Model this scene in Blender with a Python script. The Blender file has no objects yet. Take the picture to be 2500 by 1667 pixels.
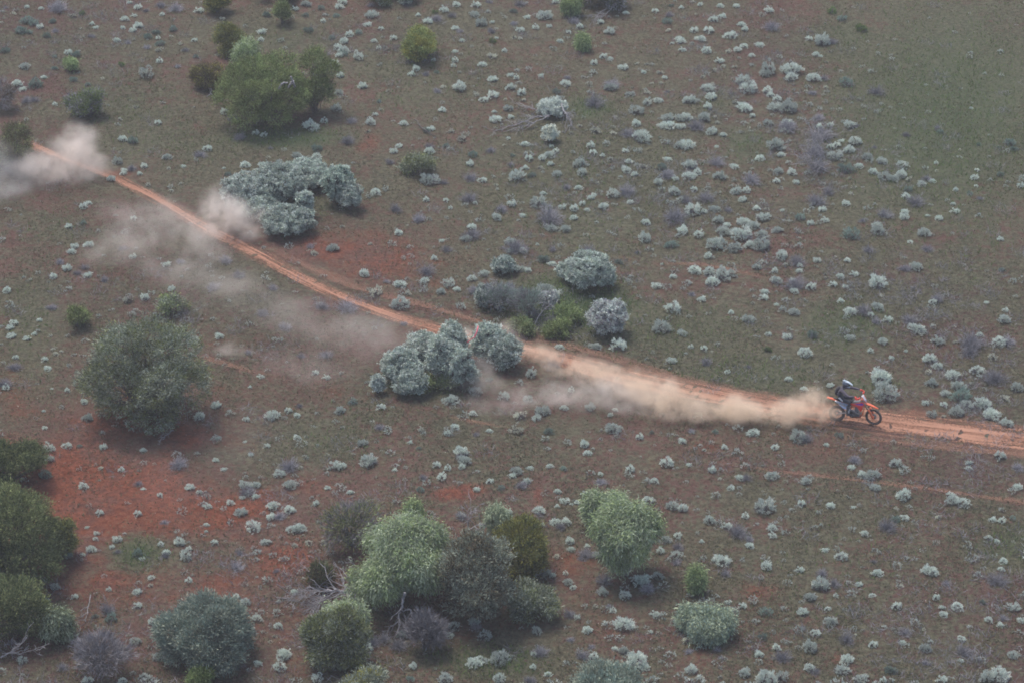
import bpy, bmesh, math, random
import numpy as np
from math import radians as R, sin, cos, pi
from mathutils import Vector, Matrix, Euler

scn = bpy.context.scene
COL = scn.collection
# ------------------------------------------------------------------ camera
DEP = R(29.0); CAMH = 59.0; LENS = 100.0; FPX = LENS/36*2500
cam_d = bpy.data.cameras.new("camera"); cam = bpy.data.objects.new("camera", cam_d); COL.objects.link(cam)
cam_d.lens = LENS; cam_d.sensor_width = 36; cam_d.clip_start = 1; cam_d.clip_end = 9000
cam.location = (0, 0, CAMH); cam.rotation_euler = (R(90)-DEP, 0, 0)
scn.camera = cam
scn.render.resolution_x = 1024; scn.render.resolution_y = 682
# ------------------------------------------------------------------ sky and sun (thin overcast)
SUN_EL, SUN_AZ = R(63), R(-35)          # azimuth measured from +Y towards +X
w = bpy.data.worlds.new("World"); scn.world = w; w.use_nodes = True
nt = w.node_tree; bg = nt.nodes['Background']
sky = nt.nodes.new('ShaderNodeTexSky'); sky.sky_type = 'NISHITA'; sky.sun_disc = False
sky.sun_elevation = SUN_EL; sky.sun_rotation = SUN_AZ; sky.air_density = 1.0; sky.dust_density = 4.0
nt.links.new(sky.outputs[0], bg.inputs[0]); bg.inputs[1].default_value = 0.14
sl = bpy.data.lights.new("sun", 'SUN'); sun = bpy.data.objects.new("sun", sl); COL.objects.link(sun)
sl.energy = 1.6; sl.angle = R(19); sl.color = (1, .95, .90)
sd = Vector((sin(SUN_AZ)*cos(SUN_EL), cos(SUN_AZ)*cos(SUN_EL), sin(SUN_EL)))
sun.rotation_euler = sd.to_track_quat('Z', 'Y').to_euler()
sun.location = (0, 100, 90)
scn.view_settings.view_transform = 'Standard'; scn.view_settings.look = 'None'
scn.view_settings.gamma = 1; scn.view_settings.exposure = 0.76; scn.view_settings.use_curve_mapping = False
scn.cycles.volume_bounces = 2; scn.cycles.filter_width = 1.75

# ------------------------------------------------------------------ geometry of the site
K = 2500/2352.0
FWD = np.array([0, cos(DEP), -sin(DEP)]); UP = np.array([0, sin(DEP), cos(DEP)]); RT = np.array([1., 0, 0])
def hgt(x, y):
    return .12*np.sin(x*.19+1.)*np.sin(y*.15) + .05*np.sin(x*.47+y*.29)
def ray(px, py):
    return FWD + RT*((px-1250)/FPX) + UP*((833.5-py)/FPX)
def P(px, py, z=0.0):
    "survey point: where the line of sight through (px, py) meets the ground plus z"
    d = ray(px, py); t = (CAMH-z)/-d[2]
    for _ in range(3):
        x, y = d[0]*t, d[1]*t
        t = (CAMH-z-hgt(x, y))/-d[2]
    return float(d[0]*t), float(d[1]*t)
def ppm(y, z=0.):                       # photo pixels per metre at this distance
    return FPX/(y*cos(DEP)+(CAMH-z)*sin(DEP))
def project(x, y, z):
    dep = y*FWD[1]+(z-CAMH)*FWD[2]; up = y*UP[1]+(z-CAMH)*UP[2]
    return 1250+FPX*x/dep, 833.5-FPX*up/dep

# ------------------------------------------------------------------ helpers
def tag(o, label=None, cat=None, group=None, kind=None):
    if label: o['label'] = label
    if cat: o['category'] = cat
    if group: o['group'] = group
    if kind: o['kind'] = kind
    return o
class MB:
    "collects polygons and links them as one mesh object"
    def __init__(s): s.v = []; s.q = []; s.m = []; s.n = 0; s.t = {}
    def add(s, verts, quads, mi=0):
        verts = np.asarray(verts, float).reshape(-1, 3); quads = np.asarray(quads, int)
        s.v.append(verts); s.q.append(quads+s.n); s.m.append(np.full(len(quads), mi)); s.n += len(verts)
    def mesh(s, name, mats, smooth=False):
        me = bpy.data.meshes.new(name)
        v = np.concatenate(s.v); 
        polys = []
        if all(q.ndim == 2 and q.shape[1] == 4 for q in s.q):
            q = np.concatenate(s.q)
            me.vertices.add(len(v)); me.vertices.foreach_set('co', v.ravel())
            me.loops.add(q.size); me.loops.foreach_set('vertex_index', q.ravel().astype(np.int32))
            me.polygons.add(len(q)); me.polygons.foreach_set('loop_start', np.arange(0, q.size, 4, dtype=np.int32))
            try: me.polygons.foreach_set('loop_total', np.full(len(q), 4, dtype=np.int32))
            except Exception: pass
            me.polygons.foreach_set('material_index', np.concatenate(s.m).astype(np.int32))
            if smooth: me.polygons.foreach_set('use_smooth', np.ones(len(q), bool))
            me.update(calc_edges=True)
        else:
            for q in s.q: polys += [tuple(int(i) for i in f) for f in q]
            me.from_pydata([tuple(c) for c in v], [], polys)
            me.polygons.foreach_set('material_index', np.concatenate(s.m).astype(np.int32))
            if smooth: me.polygons.foreach_set('use_smooth', np.ones(len(polys), bool))
            me.update()
        for m in (mats if isinstance(mats, (list, tuple)) else [mats]): me.materials.append(m)
        return me
    def build(s, name, mats, parent=None, smooth=False):
        me = s.mesh(name, mats, smooth)
        if s.t:
            t = np.full(s.n, .5); 
            for k, a in s.t.items(): t[k:k+len(a)] = a
            at = me.attributes.new('tone', 'FLOAT', 'POINT'); at.data.foreach_set('value', t)
        o = bpy.data.objects.new(name, me); COL.objects.link(o)
        if parent: o.parent = parent
        return o
def unit(a): return a/np.maximum(np.linalg.norm(a, axis=-1, keepdims=True), 1e-9)
def leaves(mb, rng, Pn, D, L, W, mi=0, tone=None):
    N = len(Pn); D = unit(D)
    side = unit(np.cross(D, rng.normal(size=(N, 3))))
    L = np.broadcast_to(L, (N,))[:, None]; W = np.broadcast_to(W, (N,))[:, None]
    v = np.stack([Pn, Pn+D*L*.5+side*W*.5, Pn+D*L, Pn+D*L*.5-side*W*.5], 1)
    if tone is not None: mb.t[mb.n] = np.repeat(tone, 4)
    mb.add(v.reshape(-1, 3), np.arange(N*4).reshape(N, 4), mi)
def tube(mb, pts, rad, sides=5, mi=0, closed=False):
    pts = np.asarray(pts, float); n = len(pts); rad = np.broadcast_to(rad, (n,))
    if closed: t = np.roll(pts, -1, 0)-np.roll(pts, 1, 0)
    else: t = np.gradient(pts, axis=0)
    t = unit(t); ref = np.array([.13, .21, .97])
    if abs((t @ ref)).max() > .97: ref = np.array([.97, .2, .13])
    a = unit(np.cross(t, ref)); b = np.cross(t, a)
    an = np.arange(sides)/sides*2*pi
    v = pts[:, None]+rad[:, None, None]*(a[:, None]*np.cos(an)[None, :, None]+b[:, None]*np.sin(an)[None, :, None])
    q = []
    for i in range(n if closed else n-1):
        j = (i+1) % n
        for k in range(sides):
            l = (k+1) % sides
            q.append((i*sides+k, i*sides+l, j*sides+l, j*sides+k))
    mb.add(v.reshape(-1, 3), q, mi)
    if not closed and sides % 2 == 0 and sides >= 4:
        for base in (0, (n-1)*sides):
            for k in range(1, sides-2, 2): mb.add(v.reshape(-1, 3)[base:base+sides], [(0, k, k+1, k+2)], mi)
def wander(rng, p0, p1, n, amp):
    p0 = np.array(p0, float); p1 = np.array(p1, float); t = np.linspace(0, 1, n)[:, None]
    L = np.linalg.norm(p1-p0)
    off = np.cumsum(rng.normal(size=(n, 3)), 0)*amp*L/n**.5; off -= off[0]*(1-t)+off[-1]*t
    return p0*(1-t)+p1*t+off

# ------------------------------------------------------------------ materials
def newmat(name):
    m = bpy.data.materials.new(name); m.use_nodes = True; n = m.node_tree; n.nodes.clear()
    out = n.nodes.new('ShaderNodeOutputMaterial'); return m, n, out
def N(n, t, **kw):
    nd = n.nodes.new(t)
    for k, v in kw.items():
        if k in nd.bl_rna.properties: setattr(nd, k, v)
        else: nd.inputs[k].default_value = v
    return nd
def math_(n, op, a, b=None, clamp=False):
    nd = n.nodes.new('ShaderNodeMath'); nd.operation = op; nd.use_clamp = clamp
    for i, x in enumerate((a, b)):
        if x is None: continue
        if hasattr(x, 'links'): n.links.new(x, nd.inputs[i])
        else: nd.inputs[i].default_value = x
    return nd.outputs[0]
def mixc(n, f, a, b, mode='MIX'):
    nd = n.nodes.new('ShaderNodeMix'); nd.data_type = 'RGBA'; nd.blend_type = mode
    for i, x in ((0, f), (6, a), (7, b)):
        if hasattr(x, 'links'): n.links.new(x, nd.inputs[i])
        elif i == 0: nd.inputs[0].default_value = x
        else: nd.inputs[i].default_value = (*x, 1)
    return nd.outputs[2]
def smooth(n, x, lo, hi):
    nd = n.nodes.new('ShaderNodeMapRange'); nd.interpolation_type = 'SMOOTHSTEP'
    n.links.new(x, nd.inputs[0]); nd.inputs[1].default_value = lo; nd.inputs[2].default_value = hi
    return nd.outputs[0]
def noise(n, scale, detail=3, rough=.6, vec=None):
    nd = N(n, 'ShaderNodeTexNoise'); nd.inputs['Scale'].default_value = scale; nd.inputs['Detail'].default_value = detail
    nd.inputs['Roughness'].default_value = rough
    if vec is None: vec = N(n, 'ShaderNodeTexCoord').outputs['Object']
    n.links.new(vec, nd.inputs['Vector']); return nd.outputs[0]
def leafmat(name, c1, c2, trans=.3, obvar=.25, toned=False):
    "foliage: each leaf its own mix of two colours, each plant a little lighter or darker"
    m, n, out = newmat(name)
    g = N(n, 'ShaderNodeNewGeometry'); oi = N(n, 'ShaderNodeObjectInfo')
    col = mixc(n, g.outputs['Random Per Island'], c1, c2)
    hsv = N(n, 'ShaderNodeHueSaturation'); n.links.new(col, hsv.inputs['Color'])
    val = math_(n, 'ADD', math_(n, 'MULTIPLY', oi.outputs['Random'], obvar*2), 1-obvar)
    if toned: val = math_(n, 'MULTIPLY', val, math_(n, 'ADD', math_(n, 'MULTIPLY', N(n, 'ShaderNodeAttribute', attribute_name='tone').outputs['Fac'], 1.1), .45))
    n.links.new(val, hsv.inputs['Value'])
    d = N(n, 'ShaderNodeBsdfDiffuse'); t = N(n, 'ShaderNodeBsdfTranslucent'); mx = N(n, 'ShaderNodeMixShader')
    n.links.new(hsv.outputs[0], d.inputs[0]); n.links.new(hsv.outputs[0], t.inputs[0]); mx.inputs[0].default_value = trans
    n.links.new(d.outputs[0], mx.inputs[1]); n.links.new(t.outputs[0], mx.inputs[2]); n.links.new(mx.outputs[0], out.inputs[0])
    return m
def pbr(name, col, rough=.6, metal=0., var=.15, scale=14, coat=0.):
    m, n, out = newmat(name); b = N(n, 'ShaderNodeBsdfPrincipled'); n.links.new(b.outputs[0], out.inputs[0])
    nz = noise(n, scale, 4); c = mixc(n, smooth(n, nz, .35, .7), tuple(x*(1-var) for x in col), tuple(min(1, x*(1+var)) for x in col))
    n.links.new(c, b.inputs['Base Color']); b.inputs['Roughness'].default_value = rough; b.inputs['Metallic'].default_value = metal
    b.inputs['Coat Weight'].default_value = coat
    return m
LM = dict(
 silver=leafmat('silver_leaf', (.36,.42,.38), (.72,.77,.70), .2, .27),
 bluegrey=leafmat('blue_grey_leaf', (.19,.25,.21), (.52,.59,.51), .2, .12, True),
 silverbush=leafmat('silver_bush_leaf', (.36,.41,.38), (.68,.73,.68), .2, .1, True),
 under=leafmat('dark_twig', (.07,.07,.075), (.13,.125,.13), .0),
 cream=leafmat('cream_leaf', (.38,.40,.32), (.72,.73,.62), .25),
 greygreen=leafmat('grey_green_leaf', (.13,.19,.16), (.28,.36,.31), .25),
 lilac=leafmat('lilac_twig', (.17,.17,.185), (.42,.415,.45), .1),
 fresh=leafmat('fresh_leaf', (.08,.14,.05), (.17,.25,.09), .35),
 palegreen=leafmat('pale_green_leaf', (.20,.25,.165), (.46,.53,.37), .25, .08, True),
 bright=leafmat('bright_green_leaf', (.15,.21,.09), (.38,.47,.24), .25, .08, True),
 olive=leafmat('olive_leaf', (.07,.09,.04), (.26,.29,.13), .2, .08, True),
 domegrey=leafmat('grey_olive_leaf', (.11,.135,.105), (.38,.42,.33), .2, .08, True),
 dusk=leafmat('dark_green_leaf', (.045,.062,.033), (.17,.205,.095), .2, .08, True),
 yellowg=leafmat('yellow_green_leaf', (.12,.12,.03), (.34,.33,.09), .25, .08, True),
 brownish=leafmat('brown_olive_leaf', (.07,.06,.04), (.20,.175,.11), .2, .08, True),
 darklilac=leafmat('dark_lilac_twig', (.09,.088,.095), (.25,.243,.26), .05, .1),
 freshbush=leafmat('fresh_bush_leaf', (.11,.16,.055), (.31,.38,.16), .25, .08, True),
 grass=leafmat('green_grass', (.06,.10,.035), (.16,.22,.08), .3, 0),
 litter=leafmat('dry_herb', (.075,.075,.045), (.19,.185,.115), .3, 0),
 flower=leafmat('white_everlasting', (.45,.43,.38), (.8,.78,.7), .1, 0),
)
BARK = pbr('grey_bark', (.10,.09,.085), .9, 0, .35, 20)
DEADWOOD = pbr('weathered_white_wood', (.27,.26,.27), .8, 0, .3, 9)
# shrubs seen in the photograph, survey tile by tile: x y width kind (s silver, y cream tipped, g grey green, l lilac twiggy, e fresh green)
TILES = {
(0,0): """40,55,35l 185,50,40s 280,60,40s 95,95,40y 30,125,30y 10,155,25y 185,145,95g 230,165,70g 140,215,90g 200,225,55g 275,188,45s 320,250,60g 360,150,50g 495,110,60y 560,95,50e 400,60,130l 380,215,50l 555,200,30y 575,255,25y 630,165,40s 655,190,45s 625,250,50l 855,135,60s 840,195,35s 915,110,40s 945,55,60s 885,20,40s 1000,75,45l 1110,100,40s 945,180,65s 910,210,50s 1185,205,65g 1070,225,60g 1010,255,60g 1080,262,40s 1095,300,70g 800,280,50s 875,292,45l 1085,345,55y 1170,250,40y 1235,300,40y 1330,280,40s 1270,345,50l 1340,390,50g 1005,325,50l 1090,420,55s 830,445,50e 1215,455,40l 1000,515,100s 1360,75,65s 1520,130,50y 1790,220,65s 1785,275,45s 1825,105,60g 1895,100,50l 2015,65,50s 2090,30,70s 2195,60,50g 2210,145,40s 2110,210,70g 2090,110,50g 2300,110,50g 2320,50,60s 2270,265,45g 35,350,70g 375,390,40g 470,365,50s 525,375,70g 170,460,75s 375,470,45g 115,575,80s 240,580,110g 300,530,50s 155,610,60s 500,545,60g 600,580,50g 700,540,35y 375,715,40s 180,690,70l 240,685,60l 925,735,50y 820,820,40y 1080,845,55s 840,955,60s 910,970,80g 1140,1075,75s 1420,1020,60s 1370,1060,80l 1100,40,70l 1200,60,100l 805,1110,70s 850,1165,50s 840,1190,40s 900,1155,70l 985,1140,50s 955,1190,40s 1155,1155,40y 1255,1140,40s 1235,1260,45y 1170,1305,40y 1015,1265,50y 760,1225,70s 1555,1195,50g 1530,1150,30s 1675,1130,70s 1795,1135,65s 1855,1150,90l 2025,1065,70s 2165,1020,80g 2165,1075,60s 1850,1015,35l 1835,1075,40y 2125,870,110s 2215,830,60s 2300,745,70s 2315,640,70s 2325,520,60s 2285,445,70s 2320,380,60s 2310,330,60s 1535,770,60s 1590,815,80l 1750,915,50s 1805,925,55s 1640,945,80l 570,1415,60s 605,1390,45s 470,1550,50s 570,1530,50g 915,1500,50s 790,1475,40y""",
(830,0): """20,20,60s 210,40,50l 215,110,80s 190,170,60s 280,200,45s 130,225,60g 65,240,60s 30,285,60s 235,285,45s 265,330,40s 365,265,50s 25,345,80s 20,370,60g 125,395,75s 450,15,90s 535,105,40s 600,150,70s 660,130,90l 710,75,60s 650,85,50e 765,110,60l 795,35,60s 920,105,70s 930,40,60s 960,165,80s 1040,155,35s 1185,80,60g 1190,165,55l 1235,210,55s 1280,120,50s 1335,190,55s 1430,185,35s 1400,115,100s 1475,15,55s 1230,30,70l 1020,15,50l 1070,200,35y 1035,215,60l 790,195,50s 820,215,50l 835,280,40s 1045,285,60e 1070,262,30s 1190,260,40y 1230,265,40y 1505,285,45s 1565,225,40s 1640,185,50s 1600,150,70l 1745,320,25y 1780,155,50s 1845,220,80s 1880,190,35y 1955,90,50s 1895,110,25y 2155,80,55s 2265,40,40g 2235,150,70g 2245,210,45y 2320,270,60s 2270,300,30s 2255,105,60l 2340,345,50s 785,355,45s 785,415,55s 775,450,45s 640,412,35s 970,445,60s 1040,385,75y 1125,350,40s 520,475,55s 490,510,55s 590,510,50l 660,495,40g 155,595,60s 5,520,50g 325,625,30y 265,695,40g 1045,545,65s 1165,515,50s 1205,535,45s 1165,600,70s 1240,640,60s 1250,685,45y 820,600,105s 665,625,60l 710,597,45y 935,650,50y 1045,660,80s 985,685,60s 905,685,25y 1150,745,70s 1070,820,85s 1170,800,50s 1055,765,35s 1130,680,35y 1540,575,80s 1555,535,50l 1480,630,55g 1375,520,40s 1735,435,50s 1800,390,50s 1850,405,40s 1935,465,65s 2075,497,40s 2190,500,50y 2220,535,40s 2030,435,30y 2095,440,40y 2130,570,35y 2195,570,40y 1860,585,110l 1850,605,80s 1740,705,130l 1985,645,70s 2100,635,60y 2025,765,100s 2025,850,65s 2000,600,30y 2100,705,75s 2175,690,70s 2235,625,40y 2060,945,120s 1970,915,100l 1745,895,85y 1640,865,40y 1580,910,40y 1870,915,50y 2240,810,80s 2240,860,110s 2320,810,80s 2330,870,60s 2320,1000,75s 1715,1000,60s 1730,1050,60s 1795,1065,40s 1850,1095,55y 1950,1035,45s 1975,1110,50s 1955,1165,70s 2015,1195,45s 2075,1140,50y 1625,965,30y 1635,1120,80s 1650,1185,75s 1480,1195,70s 1440,1125,40s 1370,1150,50y 1475,1035,50s 1430,1060,80s 1385,1085,60s 1290,1090,60s 1445,1005,35s 1265,985,65s 1150,950,35s 1120,992,25y 1030,1030,70l 765,900,50y 830,955,80y 435,850,60s 620,885,60s 590,895,60g 700,755,60s 210,840,75s 240,785,40s 280,750,35y 190,900,40y 80,830,70l 55,970,90l 405,1000,50s 365,1040,50s 610,1040,65s 610,1000,60l 725,1000,50g 340,1110,60l 910,1060,70g 890,1125,55s 1170,1130,50l 1270,1150,50s 1180,1065,40g 610,1240,110s 640,1215,60l 710,1250,55l 890,1220,90l 975,1235,60s 1215,1215,110s 1310,1200,60g 1065,1265,40y 1075,1295,30y 245,1320,75s 95,1370,60s 45,1150,50s 590,1370,45s 605,1415,30y 725,1375,45s 755,1422,35s 880,1360,110l 925,1390,35s 540,1500,85l 380,1435,80l 1070,1490,70s 1105,1435,80l 1175,1400,60s 1355,1390,110s 1390,1325,50s 1240,1440,30y 1250,1475,50s 1430,1490,180l 1520,1420,50s 1600,1430,60s 1600,1495,50s 1550,1285,60l 1570,1335,35y 1630,1285,60s 1655,1395,45s 1690,1435,40s 1715,1355,55s 1735,1335,40s 1800,1415,75s 1860,1335,95s 1960,1310,120l 1985,1385,50s 1760,1250,30y 2240,1090,60s 2200,1150,80g 2175,1250,70s 2290,1225,50s 2240,1200,100l 2285,1315,80s 2090,1525,60s 2290,1490,150l 15,1550,40y 900,1555,70s 460,1540,25y 965,1470,30y""",
(1660,0): """10,55,40s 140,35,40s 275,45,50s 290,115,60s 230,140,60s 385,45,50s 605,75,65s 625,190,100l 110,100,25y 160,110,20y 95,210,60s 195,215,80s 140,270,75s 10,290,60s 180,350,70s 420,170,60s 445,205,50s 345,245,95s 330,355,50y 440,320,60s 395,345,60s 545,310,65s 490,385,45s 405,400,35y 270,420,60s 295,455,45y 375,460,40y 235,480,45y 155,525,45y 430,560,95s 470,615,110s 600,480,120s 580,510,80s 765,480,140s 755,530,100s 915,540,100s 985,540,60l 190,610,80s 215,665,80s 225,580,40y 60,690,85s 190,735,60s 600,625,70s 620,650,60s 665,680,65s 1000,600,40y 860,625,40y 985,650,40y 905,640,60l 880,270,55s 965,290,110s 1040,290,70l 930,380,50s 960,385,40s 1025,355,30y 1000,425,30y 1135,570,110g 1345,630,100l 375,705,50y 430,740,110s 650,740,90s 740,745,120s 35,805,90s 165,810,90s 110,870,110l 240,800,40y 255,840,40y 315,820,30y 495,795,40s 600,845,70s 545,850,35y 735,840,75s 735,880,130l 220,905,75s 295,925,50s 425,905,50y 470,875,30y 40,995,110s 15,865,50y 250,1005,35s 655,1000,120s 690,1060,60s 545,1085,70s 765,1040,25y 950,870,65s 1030,860,50s 950,810,80l 1160,860,90s 1205,860,50l 970,925,150l 1195,970,100s 1160,1030,80s 1070,995,60s 1030,1010,50s 1105,965,50s 920,1040,140l 1060,1070,100s 1115,1100,50y 1275,1080,70s 1380,1105,70s 940,1150,150l 1130,1160,110g 1225,1140,60s 1330,1010,35l 250,1115,100l 370,1140,65s 65,1130,95s 130,1095,35y 60,1210,90s 120,1185,60s 270,1210,90s 490,1235,110l 490,1155,35y 675,1175,75s 765,1185,65s 660,1240,55s 795,1250,45s 975,1260,45y 1015,1315,85l 1165,1220,40y 1190,1280,45y 1170,1325,40y 1320,1180,60s 1400,1215,95s 1455,1225,80s 1510,1200,80s 1520,1135,75s 1565,1230,50y 1650,1260,75s 1685,1225,70l 1725,1240,50s 1560,1300,60g 1545,1345,65s 1610,1385,110l 1535,1450,65s 1530,1490,60s 1690,1475,35s 1770,1495,60s 1750,1115,35s 1755,1170,30y 1885,1300,40s 1980,1325,45g 2015,1220,60s 2025,1275,35s 2030,1165,40s 2190,1195,50g 2050,1360,45l 1880,1445,60s 1865,1395,35s 2330,1275,50s 2255,980,80g 2280,1020,60g 2180,1010,30g 1910,1025,30y 1825,1010,35y 2040,990,40g 1780,905,50g 1760,880,50l 1545,925,50l 1990,740,30s 385,1310,80s 455,1305,60s 430,1370,55s 95,1300,50s 100,1355,45y 175,1355,110l 210,1350,40y 85,1445,110s 240,1430,80s 165,1450,50s 330,1440,60l 260,1510,80s 525,1425,60s 595,1435,40y 440,1520,90s 570,1490,100s 500,1545,90s 700,1440,35s 930,1380,120l 970,1435,60s 1135,1395,60s 990,1510,55s 890,1530,50s 820,1490,80g 1400,1470,100l 1350,1555,80s 1250,1510,60l 40,1370,80l 320,1540,60s 1110,130,70g 1240,200,90e 1040,80,80e""",
(0,553): """510,140,50s 490,175,60s 605,125,75s 455,290,70s 365,345,55s 600,335,65s 530,320,60l 580,280,60l 410,245,60l 210,365,35y 50,440,60s 355,555,70l 270,640,45s 255,680,20y 590,632,45s 95,660,60s 70,695,50s 80,750,60s 185,765,50s 235,735,40s 345,747,35y 365,835,40y 380,870,50y 420,855,35y 110,895,40s 305,910,50s 325,970,55s 100,960,90l 30,1075,100l 40,1100,60s 355,1108,25s 460,1120,40s 300,1260,30s 600,1310,80s 575,1200,50s 305,1375,40s 330,1515,85s 460,1500,65s 545,1500,40g 705,1510,55s 870,1345,35s 820,1305,30s 1015,1410,45s 1105,1380,30s 980,1530,50s 1365,1300,80s 1480,1225,65s 1485,1445,40s 1860,1295,95s 1685,1320,45s 1970,1260,55s 2050,1225,50l 2030,1290,50s 2325,1260,70s 2030,1440,50s 1825,1500,45s 1675,1470,30s 1715,1550,40l 910,210,50s 1140,262,60s 1235,245,60l 1630,335,85l 1540,235,80l 1175,430,50s 990,490,60s 880,505,85y 715,365,60l 1460,420,90l 1795,600,80l 1660,580,25y 1865,425,60l 1930,530,25y 1500,750,65s 1320,785,90s 1275,750,50s 2280,155,85s 2140,185,65y 2120,140,50l 2200,550,90l 1950,690,90l 1700,860,50l 1780,1025,50s 1710,1095,30s 1590,905,25y 2155,1000,50s 2230,1035,50s 2230,880,90l 2060,885,60l 845,150,60l 940,430,40y""",
(830,553): """400,45,60s 205,120,40y 695,98,40s 645,220,45s 730,160,70l 900,60,130l 860,85,80s 165,325,75s 410,395,80s 320,380,50l 245,455,110y 200,430,50y 465,460,50y 415,535,125s 590,310,100l 580,375,60s 600,370,70s 740,395,85s 690,450,70s 800,430,60s 900,355,70s 985,325,70s 890,235,20y 45,560,130l 435,665,55l 195,590,35y 1075,110,20y 1200,150,170l 1170,110,70s 1245,170,60s 1165,170,60s 1110,265,110s 1075,280,70s 1150,290,80s 1230,295,70s 1285,305,50s 1540,20,80s 1440,15,80s 1350,125,25s 1455,160,50l 1390,225,80g 1450,255,60s 1700,175,110l 2085,85,90s 2265,130,90g 2035,180,45l 1910,245,60g 2200,260,25s 2275,345,50s 2160,410,65s 1930,355,45y 2280,565,100s 2225,550,40s 2195,700,125s 1745,820,80s 1900,820,110s 2270,920,55s 920,440,90l 1010,460,110l 980,515,120s 1180,490,150l 1245,465,80l 1400,440,120s 1160,405,70l 1320,600,110l 1440,640,90l 1500,825,60s 1310,1010,85s 1455,965,90l 1580,1120,50s 1530,1240,55s 1710,1240,80s 1880,1250,40s 1850,1290,40s 1380,1265,110s 1345,1310,70s 760,1185,105s 930,1135,85s 1120,1165,80s 1285,1180,70s 910,1280,55s 880,1215,40y 1235,1295,100y 250,1080,80s 90,1200,70g 280,1235,65s 20,1250,60s 220,1330,45y 15,1370,40y 560,1390,60y 785,1370,60s 735,1415,50s 930,1420,50l 1020,1395,45s 1210,1390,110y 1430,1400,75g 155,1480,70s 480,1475,40s 540,1515,40g 830,1540,90s 1865,1385,100s 2130,1405,40g 2050,1440,55s 1670,1490,65s 1690,1550,60s 1850,1525,35y 2300,1425,35y 1700,1400,30y 1020,1050,50g 760,1280,25y 325,1365,35y 270,1375,60l""",
(1660,553): """20,35,80s 130,60,75s 300,40,90s 420,65,130s 560,60,90s 240,130,130s 370,150,110s 480,130,90s 560,135,120s 195,205,55s 670,30,80s 715,60,35y 1350,35,90s 1665,50,90s 1575,110,45s 2190,90,45s 1170,60,120g 820,80,30y 850,95,25y 885,178,25y 690,205,90s 1145,232,50s 1290,165,75l 1690,155,80l 1060,208,25y 800,240,110l 820,270,40s 935,235,50s 935,275,30y 100,300,90s 200,315,90s 290,340,110s 220,385,90s 355,330,70s 525,280,70s 650,305,45s 815,310,45s 655,370,75s 990,325,30y 1000,350,30y 1095,345,55s 1190,327,60s 1615,280,95s 1540,290,80l 2200,300,45g 80,465,55l 150,500,60s 580,450,60s 570,490,65s 660,535,40s 500,525,35y 770,375,45s 790,400,140l 780,445,60s 895,420,65s 1045,400,55s 1130,415,40s 1175,410,40y 1350,395,115s 1430,435,25y 1385,475,40y 1100,510,55s 780,590,85s 350,590,45s 470,635,85s 1350,555,85s 1165,585,95s 1260,580,120l 1305,610,50s 1420,640,65s 1340,650,70l 1570,640,110l 1620,705,115s 1610,640,40y 1730,520,50s 1660,515,25y 1760,500,90l 2095,520,40s 2225,575,45s 2210,640,95s 1870,685,30y 605,740,40s 730,760,60s 905,740,80g 1165,760,75s 1385,790,75s 1760,790,80s 1885,790,40y 1303,850,45s 1545,850,30s 1445,900,40s 15,730,70s 75,825,40s 165,838,55s 215,855,30y 600,840,70e 855,865,100s 1190,685,30y 1705,905,100s 1760,955,70s 1700,990,60y 1870,1015,105s 1720,1070,85s 1990,800,160l 2050,745,50s 2180,790,110s 2240,790,100l 2140,895,75y 2030,985,90s 2100,1000,60y 2150,1040,160l 2300,1100,90s 2220,1170,80y 1980,860,110l 325,995,45s 740,1045,50s 850,1110,60s 1030,1085,50s 1365,1040,140s 1400,1150,165s 1820,1140,75s 1900,1090,90s 1920,1160,140g 1960,1220,100s 2060,1210,120s 2130,1285,115s 1890,1270,100s 1805,1220,60s 1720,1285,70s 1675,1210,45s 1800,1295,40y 2230,1345,85s 465,960,40l 180,930,80l 500,1410,80s 805,1440,115s 870,1450,90l 650,1510,60s 1000,1490,40s 15,1465,60s 125,1290,60s 110,1250,100l 245,1400,50g 305,1510,45s 165,1525,30s 1085,1430,60g 80,1395,50l""",
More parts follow.
